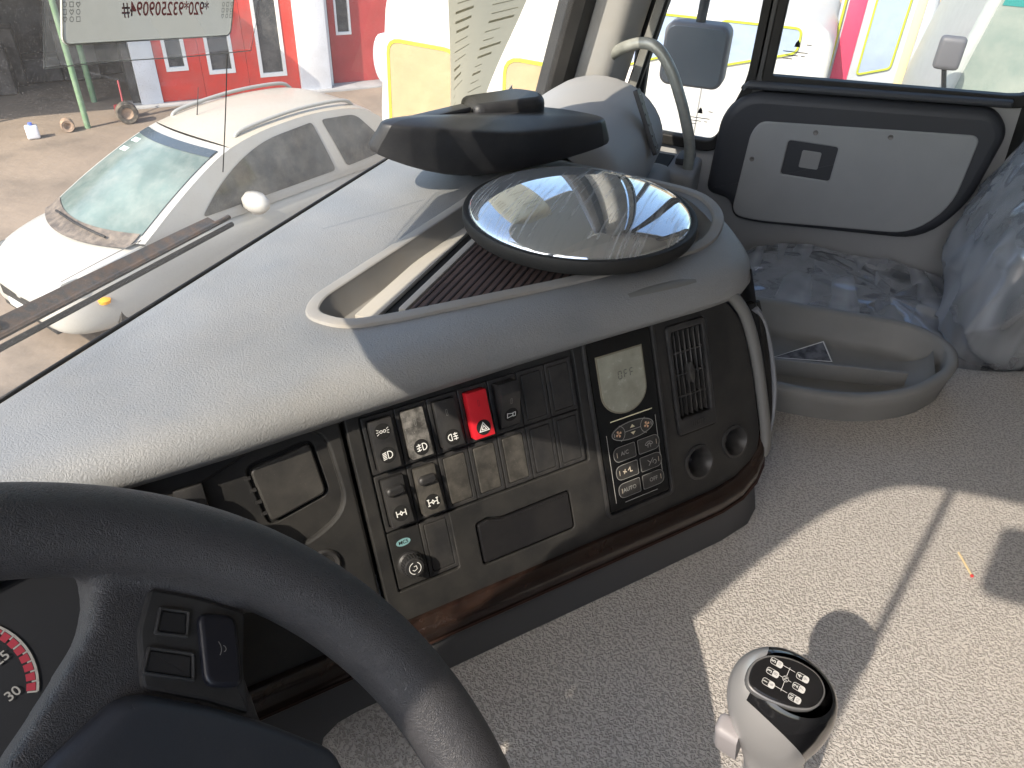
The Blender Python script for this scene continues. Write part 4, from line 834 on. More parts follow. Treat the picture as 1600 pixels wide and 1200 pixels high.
# ---- instrument cluster behind the wheel
IF = Fr((.165, .40, 2.02), (.92444, -.38133, 0), (-.28324, -.68664, -.66956), (-.25532, -.61897, .74276))
clu = slab('instrument_cluster', IF, rrect(-.30, -.075, .075, .13, .03, 6), -.02, 0, mat('cluster_black', (.012, .013, .016), .35), dash, .006)
box('cluster_hood', IF, (-.32, .10), (-.105, -.078), (-.03, .02), black_m, dash, .01)
box('cluster_side', IF, (.078, .10), (-.08, .14), (-.03, .035), black_m, dash, .01)
dial_w = mat('dial_white', (.20, .20, .20), .5)
def dial(cx, cy_, r_, t0, t1, n_, major, nums, red, size):
    F = Fr(IF(cx, cy_, .001), IF.U, -IF.V, IF.W)
    strokes('dial_arc', F, [arc(0, 0, r_, t0, t1, 40)], .0016, dial_w, clu)
    strokes('dial_ticks', F, [[((r_-(.006 if k % major == 0 else .0035))*math.cos(R(t0+(t1-t0)*k/n_)), (r_-(.006 if k % major == 0 else .0035))*math.sin(R(t0+(t1-t0)*k/n_))), (r_*math.cos(R(t0+(t1-t0)*k/n_)), r_*math.sin(R(t0+(t1-t0)*k/n_)))] for k in range(n_+1)], .0011, dial_w, clu, .0002)
    if red:
        k0, k1 = red
        for k in range(k0, k1):
            a0_, a1_ = R(t0+(t1-t0)*(k+.12)/n_), R(t0+(t1-t0)*(k+.88)/n_); ri, ro = r_-.0065, r_-.0012
            blob('red_mark', F, [[(ri*math.cos(a0_), ri*math.sin(a0_)), (ro*math.cos(a0_), ro*math.sin(a0_)), (ro*math.cos(a1_), ro*math.sin(a1_)), (ri*math.cos(a1_), ri*math.sin(a1_))]], .0005, mat('dial_red', (.20, .015, .03), .5), clu)
    for k, s_ in nums:
        t_ = R(t0+(t1-t0)*k/n_); q = Fr(F(math.cos(t_)*(r_-.014), math.sin(t_)*(r_-.014)), F.U, F.V, F.W).rot(.18)
        text('dial_number', q, s_, size, dial_w, clu, .0006, bold=.0001)
dial(-.036, -.021, .0497, 213, -30, 30, 5, [(30, '30'), (25, '25'), (20, '20'), (15, '15'), (10, '10'), (5, '5'), (0, '0')], (22, 30), .0092)
dial(-.032, .061, .030, 150, 62, 10, 5, [(10, '10')], None, .005)
dial(.034, .034, .026, 200, 110, 10, 5, [], (0, 5), .004)

# ================================================================== STEERING WHEEL
TW = .7764
WF = Fr((-.0127, .142, 2.1387), (1, 0, 0), (0, math.sin(TW), math.cos(TW)), (0, -math.cos(TW), math.sin(TW)))   # a right, b up the wheel, c to the driver
wheel = thing('steering_wheel', 'black leather grained steering wheel with button spokes', 'steering wheel', WF.O)
def torus(Rr, r_):
    bm = bmesh.new(); rs = []
    for k in range(128):
        t_ = 2*math.pi*k/128; rs.append([bm.verts.new(WF((Rr+r_*math.cos(q))*math.cos(t_), (Rr+r_*math.cos(q))*math.sin(t_), r_*1.05*math.sin(q))) for q in [2*math.pi*j/20 for j in range(20)]])
    for i in range(128): bridge(bm, rs[i], rs[(i+1) % 128])
    return finish(bm, 'rim_raw', None)
def both(p): return [p, [(-a, b) for a, b in reversed(p)]]
sp_up = [(.205, .135), (.168, .156), (.158, .144), (.149, .131), (.137, .122), (.112, .115), (.082, .108), (.05, .103), (.05, .0), (.150, .010), (.161, .040), (.171, .060), (.184, .076), (.197, .076), (.222, .062)]
sp_dn = [(.205, -.10), (.16, -.04), (.10, .0), (.04, -.02), (.06, -.10), (.13, -.10), (.17, -.155)]
parts_ = [torus(.2268, .0200)]
for p in both(sp_up): parts_.append(slab('spoke_raw', WF, p, -.020, .001, None, None, .004))
for p in both(sp_dn): parts_.append(slab('spoke_raw', WF, p, -.024, -.004, None, None, .004))
parts_.append(lathe('hub_raw', WF.at(0, 0, 0), [(0, -.06), (.06, -.06), (.09, -.03), (.12, -.012), (.10, -.004), (0, -.002)], None, None, 40))
baked(parts_, 'rim', wheel_m, wheel, .0028, 9)
hubp = rpoly([(.0, .092), (.094, .099), (.124, .096), (.132, .090), (.146, .064), (.158, .036), (.170, .0), (.155, -.03), (.08, -.085), (0, -.1), (-.08, -.085), (-.155, -.03), (-.170, .0), (-.158, .036), (-.132, .090), (-.124, .096), (-.094, .099)], .008, 3)
def hub():
    bm = bmesh.new(); rs = [ring(bm, WF, inset(hubp, d_), c_) for d_, c_ in ((.0, -.012), (.0, .003), (.0025, .0075), (.006, .0100))]
    for a, b in zip(rs, rs[1:]): bridge(bm, a, b)
    bmesh.ops.triangle_fill(bm, edges=loops_edges(bm, [rs[-1]])); return finish(bm, 'horn_pad', hub_m, wheel, 50)
hub()
btn_m = mat('button_black', (.020, .021, .024), .42, bump=.1, bscale=1500, bdist=.0004, dust=(DUST, .06, 40)); pl_m = mat('spoke_plate', (.030, .031, .033), .5, bump=.12, bscale=1500, bdist=.0005, dust=(DUST, .08, 30))
for m_ in (1, -1):
    FW = Fr(WF.O, WF.U*m_, WF.V, WF.W)
    bpz = slab('button_plate', FW, rpoly([(.166, .117), (.178, .098), (.188, .077), (.169, .061), (.156, .045), (.148, .064), (.134, .090), (.150, .108)], .003), -.004, .0035, pl_m, wheel, .0015)
    for q in ([(.1625, .1085), (.1705, .097), (.1610, .0895), (.1525, .102)], [(.1475, .1005), (.1585, .083), (.1495, .0745), (.1375, .0945)]):
        frame_ring('button_rim', FW, rpoly(q, .0012), rpoly(inset(q, .0014), .001), .0030, .0052, pl_m, bpz, .0007)
        slab('wheel_button', FW, rpoly(inset(q, .0015), .001), .002, .0044, btn_m, bpz, .0008)
    rk = slab('horn_rocker', FW, rpoly([(.1715, .0945), (.1825, .0800), (.1610, .0560), (.1505, .0700)], .0055, 5), .002, .0068, mat('rocker_blue_black', (.014, .015, .022), .38), bpz, .0022, 3)
    FS = Fr(FW(.1665, .0755, .007), (FW(.1825, .0800)-FW(.1715, .0945)).normalized(), (FW(.1715, .0945)-FW(.1505, .0700)).normalized(), WF.W)
    strokes('horn_symbol', FS, [arc(-.005, 0, .0048, -38, 38, 8), arc(.0006, 0, .0014, -80, 80, 6)], .0003, line_m, rk)
tube('column', [WF(0, 0, -.06), WF(0, .0, -.3)], .045, dgrey_m, wheel, n=20, sub=0)

# ================================================================== THINGS ON THE DASHBOARD
def mirror_mat():
    m = mat('convex_mirror', (.80, .83, .86), .03, metal=1.); t = m.node_tree; N = t.nodes; L = t.links; b = N['Principled BSDF']
    tc = N.new('ShaderNodeTexCoord'); mp = N.new('ShaderNodeMapping'); mp.inputs['Rotation'].default_value = (0, 0, R(28)); mp.inputs['Scale'].default_value = (12, 240, 12); L.new(tc.outputs['Object'], mp.inputs[0])
    n = N.new('ShaderNodeTexNoise'); n.inputs['Scale'].default_value = 1; n.inputs['Detail'].default_value = 5; L.new(mp.outputs[0], n.inputs[0])
    g = N.new('ShaderNodeTexNoise'); g.inputs['Scale'].default_value = 9; g.inputs['Detail'].default_value = 4; L.new(tc.outputs['Object'], g.inputs[0])
    r = N.new('ShaderNodeMapRange'); r.inputs[1].default_value = .5; r.inputs[2].default_value = .72; L.new(n.outputs[0], r.inputs[0])
    r2 = N.new('ShaderNodeMapRange'); r2.inputs[1].default_value = .38; r2.inputs[2].default_value = .62; r2.inputs[3].default_value = .15; L.new(g.outputs[0], r2.inputs[0])
    ml = N.new('ShaderNodeMath'); ml.operation = 'MULTIPLY'; L.new(r.outputs[0], ml.inputs[0]); L.new(r2.outputs[0], ml.inputs[1])
    ad = N.new('ShaderNodeMath'); ad.operation = 'MULTIPLY_ADD'; ad.inputs[1].default_value = .55; ad.inputs[2].default_value = .2; ad.use_clamp = True; L.new(ml.outputs[0], ad.inputs[0])
    d = N.new('ShaderNodeBsdfDiffuse'); d.inputs[0].default_value = (.55, .57, .58, 1); mx = N.new('ShaderNodeMixShader'); L.new(ad.outputs[0], mx.inputs[0]); L.new(b.outputs[0], mx.inputs[1]); L.new(d.outputs[0], mx.inputs[2]); L.new(mx.outputs[0], N['Material Output'].inputs[0])
    return m
RMF = Fr((.861, .235, 2.112), (.98, -.19, .0), (.19, .98, 0), (0, 0, 1))
rm = thing('round_mirror', 'round convex spare mirror with black rubber rim lying on storage bin', 'mirror', RMF.O)
lathe('rim', RMF, [(.0, .0), (.134, .0), (.1415, .003), (.1435, .007), (.1432, .0175), (.1424, .0195), (.1390, .0202), (.1362, .0190), (.134, .016)], rubber_m, rm, 96)
lathe('mirror_face', RMF, [(.1362, .0178)] + [(.1362*math.cos(R(a)), .0178+.026*math.sin(R(a))) for a in range(6, 90, 6)] + [(0, .0438)], mirror_mat(), rm, 96, 60)
# black mirror housing
hs_m = mat('housing_black', (.022, .023, .027), .45, bump=.25, bscale=1100, bdist=.0007, dust=((.3, .28, .25), .08, 14))
mh = thing('mirror_housing', 'black plastic mirror housing lying upside down on the dashboard', 'mirror housing', (.95, .42, 2.105))
top = [(.808, .487), (.90, .40), (.950, .358), (1.01, .315), (1.092, .262), (1.125, .285), (1.15, .345), (1.13, .42), (1.06, .475), (.97, .495), (.86, .505)]
topz = [2.212, 2.192, 2.180, 2.177, 2.174, 2.17, 2.165, 2.168, 2.173, 2.184, 2.205]
bot = [(.805, .505), (.885, .425), (.965, .362), (1.02, .315), (1.10, .258), (1.145, .275), (1.175, .345), (1.15, .44), (1.07, .495), (.97, .515), (.86, .525)]
botz = [2.178, 2.128, 2.124, 2.128, 2.138, 2.13, 2.13, 2.13, 2.13, 2.14, 2.17]
def housing():
    bm = bmesh.new(); n_ = len(top)
    def lay(k, ins, dz):
        if k == 't': P = inset([(x, y) for x, y in top], ins); return [bm.verts.new((x, y, topz[i]+dz)) for i, (x, y) in enumerate(P)]
        P = inset([(x, y) for x, y in bot], ins); return [bm.verts.new((x, y, botz[i]+dz)) for i, (x, y) in enumerate(P)]
    rs = [lay('b', .03, -.010), lay('b', .010, -.004), lay('b', .002, -.001), lay('b', 0, .003), lay('t', 0, -.005), lay('t', .0015, -.001), lay('t', .006, .0005), lay('t', .03, .003)]
    for a, b in zip(rs, rs[1:]): bridge(bm, a, b)
    bm.faces.new(rs[0]); bm.faces.new(rs[-1]); o = finish(bm, 'shell', hs_m, mh, 30); m_ = o.modifiers.new('s', 'SUBSURF'); m_.levels = 2; m_.render_levels = 2
    for e in o.data.edges: pass
    return o
housing()
slab('mount_cap', Fr((1.06, .425, 2.172), (.80, -.6, 0), (.6, .8, 0), (0, 0, 1)), rpoly([(-.055, -.03), (.06, -.035), (.075, 0), (.05, .035), (-.05, .03)], .015), 0, .022, hs_m, mh, .010, 4)
box('bracket', Fr((.96, .47, 2.184), (.9, -.4, 0), (.4, .9, 0), (0, 0, 1)), (-.07, .05), (-.01, .012), (.0, .008), hs_m, mh, .003)
box('foot', Fr((.98, .42, 2.104), (.8, -.6, 0), (.6, .8, 0), (0, 0, 1)), (-.02, .08), (-.01, .05), (.002, .03), hs_m, mh, .008)

# leaflet standing against the windscreen
def thin(name, c, tr_=.5):
    m = mat(name, c, .8, var=.05, vscale=20); N, L = m.node_tree.nodes, m.node_tree.links; b = N['Principled BSDF']
    t_ = N.new('ShaderNodeBsdfTranslucent'); t_.inputs[0].default_value = (*c, 1); mx = N.new('ShaderNodeMixShader'); mx.inputs[0].default_value = tr_
    L.new(b.outputs[0], mx.inputs[1]); L.new(t_.outputs[0], mx.inputs[2]); L.new(mx.outputs[0], N['Material Output'].inputs[0]); return m
paper = thin('leaflet_paper', (.66, .62, .48), .55); pr = thin('leaflet_print', (.50, .465, .36), .5)
lf_ = thing('paper_leaflet', 'creased beige printed paper strip hanging inside the windscreen', 'leaflet', (1.1, .46, 2.13))
def lf_fn(u, v):
    z_ = 2.12+.34*v; sk = .012*math.sin(v*5)*(1-u); x = .985+.205*u*(1-.12*(1-v)*1.2) + sk
    return Vector((x, .47+.020*math.sin(u*2.6+v*2) - .10*(z_-2.12) + .02*math.cos(v*4)*u, z_))
sheet = grid('sheet', lf_fn, 12, 24, paper, lf_)
bm = bmesh.new(); random.seed(3)
for k in range(22):
    v_ = .18+.8*k/22
    for u0 in ((.1, .42), (.58, .92)):
        w_ = random.uniform(.35, 1.); a, b = u0[0]+random.uniform(0, .03), u0[0]+(u0[1]-u0[0])*w_; th_ = .004 if random.random() < .65 else .010
        q = [lf_fn(a, v_), lf_fn(b, v_+.02*(b-a)), lf_fn(b, v_+th_+.02*(b-a)), lf_fn(a, v_+th_)]
        bm.faces.new([bm.verts.new(p+Vector((-.0004, -.0016, .0002))) for p in q])
finish(bm, 'printed_lines', pr, sheet, norm=False)['kind'] = 'stuff'
strip_m = mat('strip_clear', (.5, .5, .46), .4)
box('clip_bar', Fr((1.235, .50, 2.118), (.96, -.02, .27), (0, 1, 0), (-.27, 0, .96)), (-.04, .075), (-.001, .001), (-.008, .008), mat('clip_grey', (.28, .27, .24), .5), lf_, .0008)

# plastic card pocket stuck on the windscreen, print seen from behind
def gp(a, b, off=.006): return Vector((a, wy(a, b)-off, b))
CFm = Fr(gp(.52, 2.372), (gp(.60, 2.372)-gp(.44, 2.372)).normalized(), (gp(.52, 2.42)-gp(.52, 2.32)).normalized(), (0, -1, 0)); CFm.W = CFm.U.cross(CFm.V)
cd = thing('windscreen_card', 'grey card with red mirrored number in clear pocket on the windscreen', 'card', CFm.O)
pocket = glass('clear_pocket', (.92, .93, .92), .9, (.8, .8, .78), .10, 60., .0, rough=.12)
CK = CFm.at(-.1068, -.0167).rot(R(-8.3))
def sheet_fn(a0, a1, b0, b1, c0): return lambda u, v: CK(a0+(a1-a0)*u + .008*v*(u > .98), b0+(b1-b0)*v + .0015*math.sin(9*u)*(1-v), c0+.0012*math.sin(7*u+3*v))
pk_ = grid('pocket', sheet_fn(0, .243, 0, .11, .002), 20, 8, pocket, cd)
card_m = thin('card_grey', (.52, .52, .48), .5)
cg = blob('card', CK, [rrect(.0185, .0145, .212, .1, .006)], .0012, card_m, cd)
frame_ring('card_edge', CK, inset(rrect(.0185, .0145, .212, .1, .006), -.0006), inset(rrect(.0185, .0145, .212, .1, .006), .0006), .0, .0017, mat('card_rim', (.6, .6, .56), .5), cd, .0003)
strokes('pocket_edge', CK, [[(0, .11), (0, 0), (.06, .001), (.15, -.0005), (.243, .0), (.25, .05)]], .0009, mat('edge_pale', (.5, .5, .47), .4), cd, .0035)
nm = mat('number_red', (.36, .10, .10), .6)
text('number', CK.at(.126, .038, .0016), '*920*932509094#', .0150, nm, cg, 0, flip=True, sx=.92, bold=.00022)
for ax_ in (.026, .203):
    for r_ in range(3):
        L_ = []
        for c_ in range(3):
            x, y = ax_+(c_-1)*.006, .042-.005*r_; k = (c_+r_) % 3
            if k == 0: L_.append((circle(x, y, .0017, 10), 'c'))
            elif k == 1: L_.append(([(x-.0016, y-.0016), (x+.0016, y-.0016), (x+.0016, y+.0016), (x-.0016, y+.0016)], 'c'))
            else: L_.append(([(x, y-.0019), (x+.0019, y+.0004), (x+.001, y+.0016), (x, y+.0008), (x-.001, y+.0016), (x-.0019, y+.0004)], 'c'))
        strokes('symbol_row', CK, L_, .0005, mat('print_dim', (.16, .17, .17), .6), cg, .0016)
wr = tube('antenna_wire', [gp(.6235, 2.323, .004), gp(.620, 2.27, .005), gp(.617, 2.206, .004)], .0006, rubber_m, None, n=6); tag(wr, 'thin black wire hanging down the windscreen below the card', 'wire')

# wiper outside the glass
wpm = mat('wiper_metal', (.045, .043, .041), .5, var=.2, vscale=30, dust=((.26, .13, .05), .4, 75)); 
wi = thing('windscreen_wiper', 'rust flecked wiper arm and blade lying along the windscreen base', 'wiper', (.4, .62, 2.11))
def wp_(x, z_, o_): return Vector((x, .632+o_, z_-.004))
def zl(x): return 2.117-.026*(x-.373)
tube('blade_rubber', [wp_(x, zl(x)-.012, .010) for x in (-.1, .15, .373, .55, .715)], .0032, rubber_m, wi, n=6)
tube('blade_rail', [wp_(x, zl(x)-.005, .016) for x in (-.1, .15, .373, .55, .718)], .0034, wpm, wi, n=8)
bm = bmesh.new()
rows = []
for k in range(21):
    x = -.08+.775*k/20; hgt = .004+.008*max(0, 1-abs(x-.30)/.42)**.7; o_ = .012; zz_ = zl(x)-.004
    rows.append([bm.verts.new(wp_(x, zz_, o_)), bm.verts.new(wp_(x, zz_+hgt*.6, o_+.010)), bm.verts.new(wp_(x, zz_+hgt, o_+.016)), bm.verts.new(wp_(x, zz_+hgt*.4, o_+.018))])
for a, b in zip(rows, rows[1:]): bridge(bm, a, b)
bm.faces.new(rows[0]); bm.faces.new(rows[-1]); finish(bm, 'yoke', wpm, wi, 30)
tube('arm', [wp_(-.15, 2.105, .030), wp_(.1, 2.125, .030), wp_(.33, 2.128, .026), wp_(.40, 2.120, .022)], .006, wpm, wi, n=8, flat=.5)
lathe('pivot_bolt', Fr(wp_(.33, 2.134, .022), (1, 0, 0), (0, .2, 1), (0, -1, .2)), [(.007, 0), (.007, .004), (.003, .006), (0, .006)], wpm, wi, 12)
sc2 = thing('scuttle_panel', 'pale body panel below the windscreen outside', 'panel', (.65, .66, 1.9))
grid('panel', lambda u, v: Vector((-.4+2.1*u, wy(-.4+2.1*u, 2.0)+.012+.14*v, 2.035-.10*v-.05*v*v)), 24, 6, mat('scuttle_paint', (.60, .62, .64), .35, dust=((.5, .45, .38), .4, 6)), sc2)
tube('seal', [(x, wy(x, 2.06)+.004, 2.062) for x in (-.3, 0, .3, .6, .9, 1.2, 1.5)], .009, rubber_m, sc2, n=8)

# grab handle
gh = thing('grab_handle', 'bent grey steel grab handle on the passenger windscreen pillar', 'handle', (1.70, .44, 2.1))
tube('tube', [(1.712, .452, 2.095), (1.70, .435, 2.118), (1.675, .395, 2.150), (1.66, .352, 2.166), (1.652, .318, 2.160), (1.65, .285, 2.123), (1.65, .262, 2.08), (1.65, .242, 2.035), (1.65, .222, 1.975), (1.65, .219, 1.915), (1.65, .224, 1.86)], .0115, steel_m, gh, n=16)
lathe('socket_hole', Fr((1.683, .452, 2.108), (.45, .9, 0), (0, 0, 1), (-.9, -.4, .1)), [(0, .002), (.015, .003), (.021, .001), (.022, -.004)], mat('hole_rust', (.03, .012, .008), .8), gh, 20, sy=1.2)
for z_ in (2.065,): lathe('bolt', Fr((1.664, .485, z_), (.45, .9, 0), (0, 0, 1), (-.9, -.4, .1)), [(.006, 0), (.006, .004), (.002, .005), (0, .004)], steel_m, gh, 10)

# ================================================================== TRAY, SEAT, LEVER
tray_m = mat('tray_grey', (.22, .22, .215), .55, var=.06, bump=.12, bscale=800, bdist=.0006, dust=((.3, .28, .24), .25, 8))
tray = thing('storage_tray', 'grey moulded tray with divider on the engine cover by the seat', 'tray', (1.1, -.1, 1.8))
tp = rpoly([(1.03, .04), (1.018, -.07), (1.036, -.17), (1.09, -.25), (1.165, -.298), (1.225, -.300), (1.268, -.24), (1.25, .04)], [.02, .08, .1, .1, .08, .05, .06, .02], 6)
def rimz(x): return 1.845 + .020*(x-.98)/.28
def tray_():
    bm = bmesh.new()
    def rg(d_, z_): return [bm.verts.new((x, y, z_ if not callable(z_) else z_(x))) for x, y in inset(tp, d_)]
    rs = [rg(.002, 1.795), rg(-.004, lambda x: 1.8+.6*(rimz(x)-1.8)), rg(-.008, lambda x: rimz(x)-.004), rg(-.006, lambda x: rimz(x)-.0005), rg(0, lambda x: rimz(x)+.001), rg(.007, lambda x: rimz(x)), rg(.010, lambda x: rimz(x)-.004), rg(.015, lambda x: 1.822), rg(.022, 1.814), rg(.032, 1.812)]
    for a, b in zip(rs, rs[1:]): bridge(bm, a, b)
    bmesh.ops.triangle_fill(bm, edges=loops_edges(bm, [rs[-1]])); return finish(bm, 'tub', tray_m, tray, 60)
tray_()
box('divider', Fr((1.09, .035, 1.81), (.22, -.975, 0), (.975, .22, 0), (0, 0, 1)), (0, .28), (-.004, .004), (.0, .030), tray_m, tray, .003)
grid('scoop_end', lambda u, v: Vector((1.115+.105*u, -.205-.068*math.sin(v*1.57), 1.814+.036*(1-math.cos(v*1.57)))), 8, 8, tray_m, tray)
ct = thing('card_scrap', 'small triangular printed card scrap lying in the tray', 'card', (1.13, -.08, 1.815))
slab('scrap', Fr((1.165, -.085, 1.826), (.25, -.95, .12), (.93, .24, .25), (-.26, .05, .95)), [(-.055, -.01), (.04, -.022), (.032, .026)], 0, .0012, mat('scrap_dark', (.10, .10, .11), .6, var=.6, vscale=90), ct, .0003)
strokes('scrap_edge', Fr((1.165, -.085, 1.8275), (.25, -.95, .12), (.93, .24, .25), (-.26, .05, .95)), [([(-.052, -.0095), (.0385, -.0205), (.031, .0245)], 'c')], .002, white_m, ct)
for k, (x, y) in enumerate(((1.075, -.13), (1.08, -.15), (1.085, -.175), (1.068, -.06), (1.09, -.19))):
    b_ = lathe('crumb', Fr((x, y, 1.813), (1, 0, 0), (0, 1, 0), (0, 0, 1)), [(0, 0), (.003, .001), (.0025, .004), (0, .005)], white_m if k == 1 else mat('crumb_brown', (.12, .09, .06), .8), None, 7)
    tag(b_, ['brown crumb left of the white pellet in the tray', 'white pellet lying in the near tray compartment', 'brown crumb just right of the white pellet in the tray', 'brown crumb at the dashboard end of the near tray compartment', 'brown crumb at the seat end of the near tray compartment'][k], 'crumb', 'crumbs in the tray')

# passenger seat under clear plastic
seat_m = mat('seat_fabric', (.17, .18, .20), .85, bump=.3, bscale=500, bdist=.001, var=.2, vscale=30)
seat = thing('passenger_seat', 'dark passenger seat still wrapped in crinkled clear plastic', 'seat', (1.52, -.3, 1.3))
def squircle(cx, cy_, cz_, rx, ry, rz, e=.35, rotx=0.):
    def f(u, v):
        a, b = 2*math.pi*u, math.pi*(v-.5); sg = lambda t_: (abs(t_)**e)*(1 if t_ >= 0 else -1)
        x, y, z_ = rx*sg(math.cos(b))*sg(math.cos(a)), ry*sg(math.cos(b))*sg(math.sin(a)), rz*sg(math.sin(b))
        c, s_ = math.cos(rotx), math.sin(rotx); return Vector((cx+x, cy_+y*c-z_*s_, cz_+y*s_+z_*c))
    return f
cush = squircle(1.545, -.24, 1.675, .235, .29, .085, .45, R(4)); back = squircle(1.55, -.555, 2.17, .24, .105, .43, .5, R(21))
grid('cushion', cush, 48, 24, seat_m, seat); grid('backrest', back, 48, 32, seat_m, seat)
box('seat_base', WORLD, (1.38, 1.72), (-.5, .0), (1.25, 1.66), dgrey_m, seat, .02)
def film():
    m = bpy.data.materials.new('clear_film'); m.use_nodes = True; t = m.node_tree; N = t.nodes; L = t.links; N.clear(); out_ = N.new('ShaderNodeOutputMaterial')
    tr_ = N.new('ShaderNodeBsdfTransparent'); tr_.inputs[0].default_value = (.93, .94, .95, 1); gl = N.new('ShaderNodeBsdfGlossy'); gl.inputs['Roughness'].default_value = .10; gl.inputs[0].default_value = (.95, .96, 1, 1)
    df = N.new('ShaderNodeBsdfDiffuse'); df.inputs[0].default_value = (.75, .78, .82, 1)
    tc = N.new('ShaderNodeTexCoord'); mp = N.new('ShaderNodeMapping'); mp.inputs['Scale'].default_value = (1, 1, .4); mp.inputs['Rotation'].default_value = (R(25), 0, 0); L.new(tc.outputs['Object'], mp.inputs[0])
    n = N.new('ShaderNodeTexNoise'); n.noise_type = 'RIDGED_MULTIFRACTAL'; n.inputs['Scale'].default_value = 13; n.inputs['Detail'].default_value = 3; n.inputs['Distortion'].default_value = .3; L.new(mp.outputs[0], n.inputs[0])
    bp_ = N.new('ShaderNodeBump'); bp_.inputs['Strength'].default_value = 1; bp_.inputs['Distance'].default_value = .022; L.new(n.outputs[0], bp_.inputs['Height']); L.new(bp_.outputs[0], gl.inputs['Normal'])
    fr = N.new('ShaderNodeFresnel'); fr.inputs[0].default_value = 1.5; L.new(bp_.outputs[0], fr.inputs['Normal'])
    ad = N.new('ShaderNodeMath'); ad.operation = 'MULTIPLY_ADD'; ad.inputs[1].default_value = 1.6; ad.inputs[2].default_value = .18; ad.use_clamp = True; L.new(fr.outputs[0], ad.inputs[0])
    m1 = N.new('ShaderNodeMixShader'); L.new(ad.outputs[0], m1.inputs[0]); L.new(tr_.outputs[0], m1.inputs[1]); L.new(gl.outputs[0], m1.inputs[2])
    m3 = N.new('ShaderNodeMapping'); m3.inputs['Scale'].default_value = (4, 17, 4); m3.inputs['Rotation'].default_value = (R(35), R(20), R(10)); L.new(tc.outputs['Object'], m3.inputs[0])
    k2 = N.new('ShaderNodeTexNoise'); k2.inputs['Scale'].default_value = 1.0; k2.inputs['Detail'].default_value = 2; k2.inputs['Distortion'].default_value = .4; L.new(m3.outputs[0], k2.inputs[0])
    sb = N.new('ShaderNodeMath'); sb.operation = 'SUBTRACT'; sb.inputs[1].default_value = .5; L.new(k2.outputs[0], sb.inputs[0]); ab = N.new('ShaderNodeMath'); ab.operation = 'ABSOLUTE'; L.new(sb.outputs[0], ab.inputs[0])
    r = N.new('ShaderNodeMapRange'); r.inputs[1].default_value = .40; r.inputs[2].default_value = .68; r.inputs[3].default_value = .20; r.inputs[4].default_value = .50; L.new(k2.outputs[0], r.inputs[0])
    m2 = N.new('ShaderNodeMixShader'); L.new(r.outputs[0], m2.inputs[0]); L.new(m1.outputs[0], m2.inputs[1]); L.new(df.outputs[0], m2.inputs[2]); L.new(m2.outputs[0], out_.inputs[0]); return m
film_clear = film()
def crumple(f, amp, sc_):
    def g(u, v):
        p = f(u, v); c = f(.5, .5); d_ = (p-Vector((1.545, -.3 if amp < .02 else -.555, 1.69 if amp < .02 else 2.14))).normalized()
        n_ = 1-abs(noise.noise(p*sc_+Vector((3, 1, 7)))); n2 = 1-abs(noise.noise(Vector((p.x*sc_*2.3, p.y*sc_*2.3, p.z*sc_*.9))))
        return p + d_*(.006+amp*(n_**3)+amp*.6*(n2**3))
    return g
grid('plastic_cover', crumple(cush, .018, 9), 150, 70, film_clear, seat, 40); grid('plastic_cover', crumple(back, .03, 8), 170, 120, film_clear, seat, 40)

# gear lever
KN = Vector((-.31994, -.11998, .93981)); KX = Vector((.9369, -.18763, .29499)); KY = Vector((.14095, .97488, .17244))
KF2 = Fr((.31072, -.06446, 2.10351), KX, KY, KN)
gear = thing('gear_lever', 'silver and black gear lever knob with printed shift pattern', 'gear lever', (.33, -.10, 1.8))
AXD = Vector((.06, -.13, -1)).normalized()
def knob():
    secs = [(0, .0165, .0225), (.003, .0195, .026), (.010, .0235, .0295), (.022, .0265, .0320), (.036, .0270, .0315), (.050, .0245, .0275), (.064, .0205, .0225), (.082, .0180, .0190), (.105, .0170, .0175), (.125, .0175, .0175)]
    n_ = 112; sil_, blk = bmesh.new(), bmesh.new()
    secs = [tuple(p) for p in smooth_path(secs, 5)]
    sil_.free(); blk.free(); full = bmesh.new(); rs = []
    for t_, rx, ry in secs:                          # local X, Y, depth first
        rs.append([full.verts.new((rx*math.cos(2*math.pi*k/n_), ry*math.sin(2*math.pi*k/n_), t_)) for k in range(n_)])
    for a, b in zip(rs, rs[1:]): bridge(full, a, b)
    me0 = bpy.data.meshes.new('k'); full.to_mesh(me0); full.free()
    P1, P2 = (Vector((-.019-.009, 0, 0)), Vector((1, -.25, -.45))), (Vector((0, .020, 0)), Vector((0, -1, -.1)))
    def cut(bm, pl, keep_front):
        bmesh.ops.bisect_plane(bm, geom=bm.verts[:]+bm.edges[:]+bm.faces[:], plane_co=pl[0], plane_no=pl[1], clear_outer=not keep_front, clear_inner=keep_front)
    def load(): q = bmesh.new(); q.from_mesh(me0); return q
    def place(bm):
        for v in bm.verts:
            x, y, t_ = v.co; w_ = min(1, t_/.08); v.co = KF2.O + (-KN*(1-w_)+AXD*w_).normalized()*t_ + KX*(-.004*w_+x) + KY*(y-.004*(1-w_)-.002)
    bk = load(); cut(bk, P1, True); cut(bk, P2, True); place(bk)
    s1 = load(); cut(s1, P1, False); s2 = load(); cut(s2, P1, True); cut(s2, P2, False)
    m2 = bpy.data.meshes.new('k2'); s2.to_mesh(m2); s1.from_mesh(m2); bmesh.ops.remove_doubles(s1, verts=s1.verts, dist=1e-5); place(s1)
    for bm, nm_, m_ in ((s1, 'silver_shell', chrome_m), (bk, 'black_shell', mat('knob_black', (.012, .012, .013), .14, coat=.3))): finish(bm, nm_, m_, gear, 60)
knob()
platep = rpoly([(-.0155, .0185), (-.002, .0200), (.0072, .0135), (.0132, -.001), (.0125, -.0150), (.0055, -.0222), (-.0062, -.0202), (-.0125, -.010), (-.0160, .005)], .008, 5)
platep = [(x, y-.0005) for x, y in platep]
